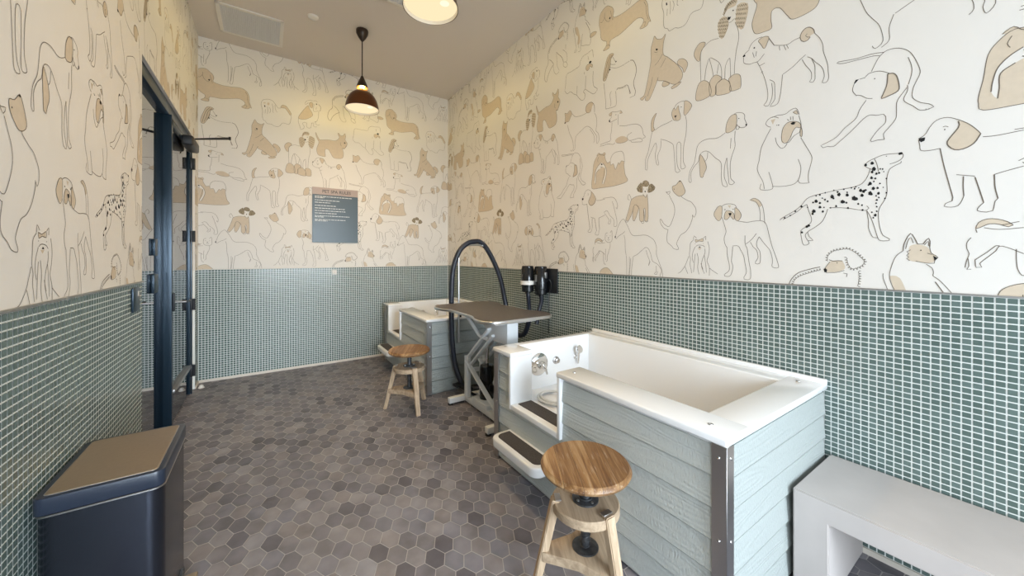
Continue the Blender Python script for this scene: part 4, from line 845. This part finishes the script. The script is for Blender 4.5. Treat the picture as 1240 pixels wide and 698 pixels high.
# ---- hydraulic grooming table
t = thing('grooming_table', 'white hydraulic grooming table with charcoal top between the two baths', 'table', (1.70, 2.90, 0))
def L(p): return (p[0] - 1.70, p[1] - 2.90, p[2])
TZ = .95
half = [(.0, -.585), (.22, -.585), (.30, -.565), (.345, -.50), (.355, -.42), (.34, -.33), (.305, -.24), (.295, -.12), (.295, 0)]
out = half + [(x, -y) for x, y in half[::-1][1:]]
out = out + [(-x, y) for x, y in out[::-1][1:-1]]
outl = spline([(x * .96, y * .965) for x, y in out], .03, True)
b = MB(); b.prism(outl, TZ - .028, TZ - .001, M['alu'], .008, seg=3)
top = b.build('table_top', t)
b = MB(); b.prism([(x * .975, y * .987) for x, y in outl], TZ - .004, TZ + .002, M['tabletop'], .001, seg=1); b.build('rubber_surface', top)
W = M['whitemetal']
b = MB()
for y in (2.545, 3.27): b.box(*[q for q in (L((1.47, 0, 0))[0], L((1.93, 0, 0))[0], L((0, y - .026, 0))[1], L((0, y + .026, 0))[1])], .018, .070, W, .005)
for x in (1.655, 1.80): b.box(x - .027 - 1.7, x + .027 - 1.7, 2.55 - 2.9, 3.27 - 2.9, .022, .072, W, .005)
b.box(1.62 - 1.7, 1.84 - 1.7, 2.80 - 2.9, 3.08 - 2.9, .07, .115, W, .004)
bs = b.build('base_frame', t)
for x in (1.49, 1.91):
    for y in (2.545, 3.27):
        b = MB(); b.lathe([(.026, 0), (.026, .012), (.018, .020), (0, .020)], M['rubber'], (x - 1.7, y - 2.9, .0015), 18); b.build('foot_pad', bs)
b = MB()
for x in (1.635, 1.80): b.box(x - 1.7 - .02, x - 1.7 + .02, 3.16 - 2.9, 3.225 - 2.9, .07, .47, W, .004)
b.box(1.62 - 1.7, 1.815 - 1.7, 3.185 - 2.9, 3.215 - 2.9, .30, .34, W, .003)
b.build('post', t)
for x in (1.640, 1.782):
    b = MB()
    b.beam(L((x, 3.20, .445)), L((x, 2.78, .80)), .022, .045, W, .004, up=(1, 0, 0)); b.beam(L((x, 3.13, .40)), L((x, 2.72, .75)), .022, .035, W, .004, up=(1, 0, 0))
    b.build('lift_arm', t)
    b = MB(); b.beam(L((x - .012, 3.20, .42)), L((x - .012, 2.58, .085)), .022, .042, W, .004, up=(1, 0, 0)); b.build('brace', t)
for x in (1.642, 1.778):
    b = MB()
    P = spline([L(q) for q in ((x, 3.34, .925), (x, 3.02, .735), (x, 2.95, .705), (x, 2.86, .70), (x, 2.80, .70))], .03)
    b.tube(P, .017, W, 12); b.build('strut', t)
b = MB(); b.box(1.655 - 1.7, 1.765 - 1.7, 2.52 - 2.9, 2.87 - 2.9, .70, .922, W, .006)
hb = b.build('lift_housing', t)
for y in (2.47, 3.27):
    b = MB(); b.box(1.5 - 1.7, 1.9 - 1.7, y - .02 - 2.9, y + .02 - 2.9, .893, .922, W, .003); b.build('cross_rail', t)
b = MB(); b.box(1.652 - 1.7, 1.656 - 1.7, 2.60 - 2.9, 2.68 - 2.9, .88, .908, M['darkmetal'], .001, 1); b.build('badge', hb)
b = MB(); b.lathe([(0, .11), (.062, .11), (.066, .12), (.066, .40), (.060, .42), (.026, .425), (0, .425)], M['blackgloss'], L((1.72, 2.97, 0)), 28); pc = b.build('hydraulic_pump', t)
b = MB(); b.tube([L((1.72, 2.97, .42)), L((1.72, 2.95, .60))], .016, M['chrome'], 14); b.build('piston_rod', pc)
b = MB(); b.beam(L((1.66, 3.45, .10)), L((1.70, 3.03, .085)), .022, .02, M['darkmetal'], .003); b.box(1.615 - 1.7, 1.685 - 1.7, 3.40 - 2.9, 3.50 - 2.9, .095, .118, M['rubber'], .006); b.build('foot_pedal', t)
# bent restraint pole clamped to the far edge
b = MB()
P = spline([L(q) for q in ((1.695, 3.515, .53), (1.695, 3.515, 1.0), (1.695, 3.515, 1.42), (1.71, 3.515, 1.50), (1.76, 3.515, 1.545), (1.86, 3.515, 1.558), (1.99, 3.515, 1.56))], .03)
b.tube(P, .0105, M['alu'], 14); ap = b.build('restraint_pole', t)
b = MB(); b.box(1.672 - 1.7, 1.718 - 1.7, 3.44 - 2.9, 3.535 - 2.9, .875, .921, M['alu'], .004); b.tube([L((1.695, 3.47, .80)), L((1.695, 3.47, .88))], .009, M['darkmetal'], 10); b.build('clamp', ap)
b = MB(); b.box(1.965 - 1.7, 2.005 - 1.7, 3.495 - 2.9, 3.535 - 2.9, 1.545, 1.60, M['steel'], .004); b.build('hose_clip', ap)

# ---- long dark hose looped over the pole
P = [(1.80, 3.40, .028), (1.70, 3.44, .12), (1.655, 3.505, .28), (1.635, 3.535, .50), (1.622, 3.54, .83), (1.627, 3.535, 1.18), (1.652, 3.53, 1.355), (1.712, 3.52, 1.50), (1.80, 3.515, 1.575), (1.88, 3.515, 1.596), (1.955, 3.515, 1.590), (2.035, 3.515, 1.52), (2.14, 3.515, 1.35), (2.217, 3.51, 1.16), (2.268, 3.50, .92), (2.30, 3.45, .70), (2.30, 3.32, .585), (2.295, 3.18, .60), (2.29, 3.10, .70), (2.28, 3.06, .80)]
t = thing('dryer_hose', 'long dark flexible hose arched over the grooming table pole', 'hose', (1.80, 3.40, 0))
b = MB(); Q = spline([(x - 1.80, y - 3.40, z) for x, y, z in P], .006)
b.tube(Q,   .027, M['hose'], 14, rads=[.0265 + (.0012 if (i // 2) % 2 else 0) for i in range(len(Q))]); b.build('corrugated_tube', t)
b = MB(); b.tube([(0.0, 0.0, .028), (.035, -.02, .028), (.11, -.06, .028)], .026, M['rubber'], 14, rads=[.026, .026, .015]); b.build('nozzle', t)

# ---- twin wall dryer
t = thing('wall_dryer', 'pair of black dryer cylinders with white band on black wall plate', 'dryer', (XR, 2.95, 1.20))
def D(x, y, z): return (x - XR, y - 2.95, z - 1.20)
b = MB(); b.box(-.016, -.003, -.185, .14, -.135, .112, M['darkmetal'], .003); b.build('wall_plate', t)
for (x, y, z0, z1) in ((2.345, 2.945, 1.045, 1.335), (2.262, 3.058, 1.068, 1.338)):
    c = D(x, y, 0); zb, zt = z0 - 1.2, z1 - 1.2
    b = MB(); R = .067
    b.lathe([(0, zb), (R - .012, zb), (R - .004, zb + .008), (R - .004, zb + .055), (R, zb + .06), (R, zt - .03), (R - .004, zt - .024), (R - .004, zt - .008), (R - .012, zt), (0, zt)], M['blackgloss'], (c[0], c[1], 0), 36)
    h = b.build('motor_housing', t)
    b = MB()
    P = spline([(c[0], c[1], zb + .002), (c[0] + .008, c[1] + .0, zb - .07), (c[0] + .015 + (0.01 if y > 3 else -.03), c[1] + .01, zb - .16), (c[0] + (.018 if y > 3 else -.045), c[1] + .012, zb - .30)], .01)
    b.tube(P, .022, M['hose'], 14); b.tube(P[:3], .028, M['darkmetal'], 14); b.build('outlet_pipe', h)
    b = MB()
    for k in range(6): b.box(-.0015, .0015, -.003, .003, -.014 + zt - .10, .014 + zt - .10, M['steel'], 0)
    for v in b.bm.verts: v.co += Vector((c[0] - R - .0005, c[1] - .0, 0))
    b.build('vent_slot', h)
b = MB()
for (x, y) in ((2.345, 2.945), (2.262, 3.058)):
    c = D(x, y, 1.165); b.lathe([(.0675, -.020), (.076, -.020), (.076, .020), (.0675, .020)], M['alu'] if 0 else M['whiteplastic'], c, 36, closed=True) if y > 3 else None
b.box(*[D(2.30, 0, 0)[0], D(2.40, 0, 0)[0], D(0, 3.07, 0)[1], D(0, 3.10, 0)[1], -.055, -.015], M['whiteplastic'], .003)
b.build('bracket_band', t)
b = MB(); b.box(-.085, -.055, -.082, -.070, .015, .075, M['steel'], .002); b.build('rating_plate', t)
b = MB(); b.box(D(2.274, 0, 0)[0], D(2.279, 0, 0)[0], D(0, 2.925, 0)[1], D(0, 2.955, 0)[1], -.02, .05, M['steel'], .001, 1); b.build('switch_label', t)
b = MB(); b.tube(spline([(-.06, -.075, -.02), (-.05, -.10, 0), (-.03, -.11, -.03), (-.025, -.10, -.09), (-.03, -.08, -.16), (-.03, -.07, -.55)], .02), .004, M['rubber'], 8); b.build('power_cord', t)

# ---- bench in front of the right wall
BNX, BNY0, BNY1, BNZ = 1.93, -.95, .645, .425
t = thing('bench', 'smooth warm grey waterfall bench against the tiled wall beside the nearest bath', 'bench', (2.17, (BNY0 + BNY1) / 2, 0))
cx, cy = 2.17, (BNY0 + BNY1) / 2
b = MB()
prof = [(BNY0, .0015), (BNY0 + .125, .0015), (BNY0 + .125, BNZ - .095), (BNY1 - .125, BNZ - .095), (BNY1 - .125, .0015), (BNY1, .0015), (BNY1, BNZ), (BNY0, BNZ)]
tb = bmesh.new(); vs = [tb.verts.new((BNX - cx, y - cy, z)) for y, z in prof]; f = tb.faces.new(vs)
r = bmesh.ops.extrude_face_region(tb, geom=[f])
for q in r['geom']:
    if isinstance(q, bmesh.types.BMVert): q.co.x = 2.412 - cx
bmesh.ops.recalc_face_normals(tb, faces=tb.faces)
bmesh.ops.bevel(tb, geom=list(tb.edges), offset=.005, segments=3, affect='EDGES')
b.merge(tb, M['concrete'], True)
b.build('bench_body', t)

# ---- step bin
BX, BY0, BY1, BH = (-.612, -.300), 1.795, 2.25, .675
cx, cy = (BX[0] + BX[1]) / 2, (BY0 + BY1) / 2
t = thing('step_bin', 'tall black metal step bin with bronze lid against the left wall', 'bin', (cx, cy, 0))
def rrect(x0, x1, y0, y1, r, n=6):
    P = []
    for (px, py, a0) in ((x1 - r, y0 + r, -PI / 2), (x1 - r, y1 - r, 0), (x0 + r, y1 - r, PI / 2), (x0 + r, y0 + r, PI)):
        for k in range(n + 1):
            a = a0 + k * PI / 2 / n; P.append((px + r * math.cos(a), py + r * math.sin(a)))
    return P
hw, hd = (BX[1] - BX[0]) / 2, (BY1 - BY0) / 2
b = MB(); b.prism(rrect(-hw + .004, hw - .004, -hd + .004, hd - .004, .045), .022, BH - .062, M['canblack'], .002, smooth=True, seg=1); b.build('body', t)
b = MB(); b.prism(rrect(-hw + .002, hw - .002, -hd + .002, hd - .002, .032), .0015, .024, M['canrim'], .003); b.build('plinth', t)
b = MB(); b.prism(rrect(-hw + .001, hw - .001, -hd + .001, hd - .001, .033), BH - .064, BH - .058, M['steel'], .001, smooth=True, seg=1); b.build('liner_rim', t)
b = MB(); b.prism(rrect(-hw, hw, -hd, hd, .028), BH - .057, BH, M['canrim'], .006, smooth=True); ld = b.build('lid', t)
b = MB(); b.prism(rrect(-hw + .022, hw - .022, -hd + .018, hd - .022, .014), BH - .002, BH + .003, M['bronze'], .0015, smooth=True, seg=1); b.build('lid_panel', ld)
b = MB(); b.prism(rrect(-hw + .020, hw - .020, -hd + .016, hd - .020, .015), BH - .001, BH + .001, M['steel'], 0); b.build('lid_bead', ld)
b = MB(); b.box(hw - .012, hw + .055, -.09, .10, .030, .052, M['bronze'], .005); b.box(hw - .02, hw + .004, -.11, .12, .022, .075, M['canrim'], .003); b.build('pedal', t)

# ---- sign on the back wall
t = thing('rules_sign', 'slate blue rules sign with taupe heading on the dog wallpaper', 'sign', (.79, YB - .002, 1.98))
SW, SH = .279, .362
b = MB(); b.box(-SW, SW, -.012, 0, -SH, SH - .095, M['signdark'], .0015, 1); b.build('sign_board', t)
b = MB(); b.box(-SW, SW, -.0125, 0, SH - .094, SH, M['signhead'], .0015, 1); hd_ = b.build('heading_band', t)
cu = bpy.data.curves.new('heading_text', 'FONT'); cu.body = 'PET SPA RULES'; cu.size = .058; cu.align_x = 'CENTER'; cu.align_y = 'CENTER'; cu.extrude = .0006; cu.offset = .0012
to = bpy.data.objects.new('tmp_text', cu); COL.objects.link(to)
bpy.context.view_layer.update()
me = bpy.data.meshes.new_from_object(to.evaluated_get(bpy.context.evaluated_depsgraph_get())); bpy.data.objects.remove(to)
me.transform(Matrix.Translation((.012, -.0135, SH - .050)) @ Matrix.Rotation(PI / 2, 4, 'X') @ Matrix.Scale(.92, 4, (1, 0, 0)))
me.materials.clear(); me.materials.append(M['signtitle'])
lo = bpy.data.objects.new('lettering', me); COL.objects.link(lo); lo.parent = hd_
b = MB(); rnd = random.Random(3)
for (zz, w) in ((.243, .92), (.226, .22), (.193, .60), (.163, .37), (.123, .50), (.088, .74), (.055, .74), (.022, .52), (-.012, .84), (-.028, .22), (-.062, .74), (-.078, .30)):
    x = -SW + .03; xe = x + w * (2 * SW - .06)
    while x < xe:
        wl = rnd.choice((.014, .022, .03, .038)); wl = min(wl, xe - x)
        if wl < .006: break
        zj = zz
        b.box(x, x + wl, -.0132, -.0118, zj - .0042, zj + .0042, M['signtext'], 0); x += wl + .007
b.build('rule_lines', t)

# ---- small wall fittings
t = thing('card_reader', 'narrow dark wall control with a white light on the left tiles', 'switch', (XL, 2.972, 1.192))
b = MB(); b.box(.002, .013, -.062, .062, -.070, .070, M['frame'], .004); b.build('housing', t)
b = MB(); b.box(.0125, .0145, .018, .040, .018, .048, M['whiteplastic'], .001, 1); b.build('indicator', t)
t = thing('wall_button', 'tiny white button set in the back wall tiles under the sign', 'button', (.776, YB, 1.217))
b = MB(); b.box(-.028, .028, -.014, -.002, -.030, .030, M['whiteplastic'], .003); b.build('plate', t)
b = MB(); b.lathe([(.010, -.013), (.010, -.019), (0, -.020)], M['cream'], (0, 0, 0), 16, 'Y'); b.build('button', t)

# ---- ceiling fittings
def make_vent(loc, label):
    t = thing('ceiling_vent', label, 'vent', loc, 0, 'square ceiling vents')
    b = MB(); s = .29
    for q in ((-s, s, -s, -s + .035), (-s, s, s - .035, s), (-s, -s + .035, -s, s), (s - .035, s, -s, s)): b.box(*q, -.014, -.0005, M['whiteplastic'], .003)
    b.build('vent_frame', t)
    b = MB(); b.box(-s + .03, s - .03, -s + .03, s - .03, -.004, -.0005, M['grilledark'], 0); b.build('backing', t)
    b = MB(); n = 30; w = 2 * (s - .035)
    for i in range(n + 1):
        p = -s + .035 + w * i / n
        b.box(p - .0045, p + .0045, -s + .033, s - .033, -.012, -.005, M['grille'], 0); b.box(-s + .033, s - .033, p - .0045, p + .0045, -.012, -.005, M['grille'], 0)
    b.build('grille', t)
    return t
vent = make_vent((-.118, 4.855, ZC), 'square white ceiling vent near the back left corner')
dup(vent, (1.245, 3.345, ZC), label='white ceiling panel partly hidden behind the nearest pendant lamp')
t = thing('smoke_detector', 'small round white disc on the ceiling beside the vent', 'detector', (.415, 4.312, ZC))
b = MB(); b.lathe([(.052, -.0005), (.052, -.008), (.045, -.016), (.02, -.020), (0, -.020)], M['whiteplastic'], (0, 0, 0), 28); b.build('cover', t)

def make_pendant(loc, label):
    t = thing('pendant_lamp', label, 'lamp', loc, 0, 'copper brown pendant lamps')
    zr = 3.055 - ZC                                     # rim height below the ceiling
    b = MB(); b.lathe([(.062, -.0005), (.064, -.012), (.060, -.045), (.040, -.085), (.018, -.115), (.008, -.125), (0, -.125)], M['bakelite'], (0, 0, 0), 28); b.build('ceiling_rose', t)
    b = MB(); b.tube([(0, 0, -.12), (0, 0, zr + .36)], .006, M['bakelite'], 10); b.build('cord', t)
    b = MB(); b.lathe([(0, zr + .372), (.012, zr + .368), (.024, zr + .340), (.046, zr + .290), (.056, zr + .262), (.056, zr + .236), (0, zr + .236)], M['bakelite'], (0, 0, 0), 28); b.build('socket_cap', t)
    b = MB(); b.lathe([(.044, zr + .206), (.058, zr + .206), (.060, zr + .198), (.048, zr + .192)], M['brass'], (0, 0, 0), 28)
    b.lathe([(.056, zr + .244), (.061, zr + .244), (.061, zr + .236), (.056, zr + .236)], M['brass'], (0, 0, 0), 28, closed=True)
    for k in range(3):
        a = k * 2 * PI / 3 + .3; b.tube([(.053 * math.cos(a), .053 * math.sin(a), zr + .200), (.053 * math.cos(a), .053 * math.sin(a), zr + .240)], .004, M['brass'], 8)
    for k in range(3):
        a = k * 2 * PI / 3 + .3; b.tube([(.05 * math.cos(a), .05 * math.sin(a), zr + .213), (.082 * math.cos(a), .082 * math.sin(a), zr + .213)], .006, M['brass'], 8)
    b.build('fitter_ring', t)
    prof = [(.046, .200), (.062, .197), (.095, .180), (.128, .148), (.152, .105), (.167, .055), (.174, .012), (.177, 0)]
    b = MB()
    b.lathe([(r, zr + h) for r, h in prof], M['copper'], (0, 0, 0), 48)
    b.lathe([(max(.03, r - .004), zr + h - (.004 if h > .02 else 0)) for r, h in prof], M['shadewhite'], (0, 0, 0), 48)
    for f in [f for f in b.bm.faces if len(f.verts) > 4]: b.bm.faces.remove(f)
    b.build('shade', t, recalc=False)
    b = MB(); b.lathe([(0, zr + .022), (.168, zr + .022), (.168, zr + .026), (0, zr + .026)], M['lampglow'], (0, 0, 0), 40); b.build('diffuser', t)
    b = MB(); b.lathe([(0, zr + .018), (.026, zr + .019), (.03, zr + .0215)], M['bulb'], (.07, -.06, 0), 20); b.build('bulb_glint', t)  # glowing disc painted in as the bulb's highlight on the diffuser
    return t
def lamp_light(loc):
    l = bpy.data.lights.new('pendant_light', 'AREA'); l.shape = 'DISK'; l.size = .30; l.energy = LAMP_W; l.color = LAMP_C; l.spread = PI
    o = bpy.data.objects.new('pendant_light', l); COL.objects.link(o); o.location = (loc[0], loc[1], 3.055 - .004)
    l2 = bpy.data.lights.new('bulb_glow', 'POINT'); l2.energy = LEAK_W; l2.color = LEAK_C; l2.shadow_soft_size = .02      # bulb seen through the gallery gap
    o2 = bpy.data.objects.new('bulb_glow', l2); COL.objects.link(o2); o2.location = (loc[0], loc[1], 3.055 + .221)
    return o
LAMP_W = 15; LEAK_W = 29; LAMP_C = (1.0, .70, .34); LEAK_C = (1.0, .73, .22)
PL = (.890, 4.272, ZC)
pend = make_pendant(PL, 'copper brown dome pendant lamp hanging nearer the back wall')
lamps = [pend, dup(pend, (.893, 2.265, ZC), label='glowing pendant lamp cut by the top edge of the picture')]
for q in lamps: lamp_light(q.location)

# ================================================================== LIGHT
w = bpy.data.worlds.new('World'); SC.world = w; w.use_nodes = True
w.node_tree.nodes['Background'].inputs[0].default_value = (.75, .85, 1.0, 1); w.node_tree.nodes['Background'].inputs[1].default_value = .6
l = bpy.data.lights.new('window_daylight', 'AREA'); l.shape = 'RECTANGLE'; l.size = 2.7; l.size_y = 2.6; l.energy = 125; l.color = (.82, .91, 1.0)
o = bpy.data.objects.new('window_daylight', l); COL.objects.link(o); o.location = (.9, YF - .35, 1.35); o.rotation_euler = (math.radians(90), 0, 0)

l = bpy.data.lights.new('side_daylight', 'AREA'); l.shape = 'RECTANGLE'; l.size = 2.5; l.size_y = 2.4; l.energy = 150; l.color = (.82, .91, 1.0)
o = bpy.data.objects.new('side_daylight', l); COL.objects.link(o); o.location = (XL - .40, -1.85, 1.35); o.rotation_euler = (0, math.radians(-90), 0)

l = bpy.data.lights.new('sky_glow', 'SUN'); l.energy = 9.6; l.angle = math.radians(50); l.color = (.79, .895, 1.0)
o = bpy.data.objects.new('sky_glow', l); COL.objects.link(o); o.location = (1, YF - 2, 3); o.rotation_euler = (math.radians(68), 0, math.radians(2))

# ================================================================== CAMERA
FPX, HOR = 443.18, 309.02
cam = bpy.data.cameras.new('camera'); cam.sensor_width = 36; cam.sensor_fit = 'HORIZONTAL'
cam.lens = FPX / 1240 * 36; cam.shift_y = -(349 - HOR) / 1240; cam.clip_start = .02
co = bpy.data.objects.new('camera', cam); COL.objects.link(co)
co.location = (0, 0, CAM_H); co.rotation_euler = (PI / 2, 0, -.5939)
SC.camera = co
SC.view_settings.view_transform = 'Standard'; SC.view_settings.look = 'None'; SC.view_settings.gamma = 1
SC.view_settings.use_curve_mapping = False
SC.view_settings.exposure = 0.1
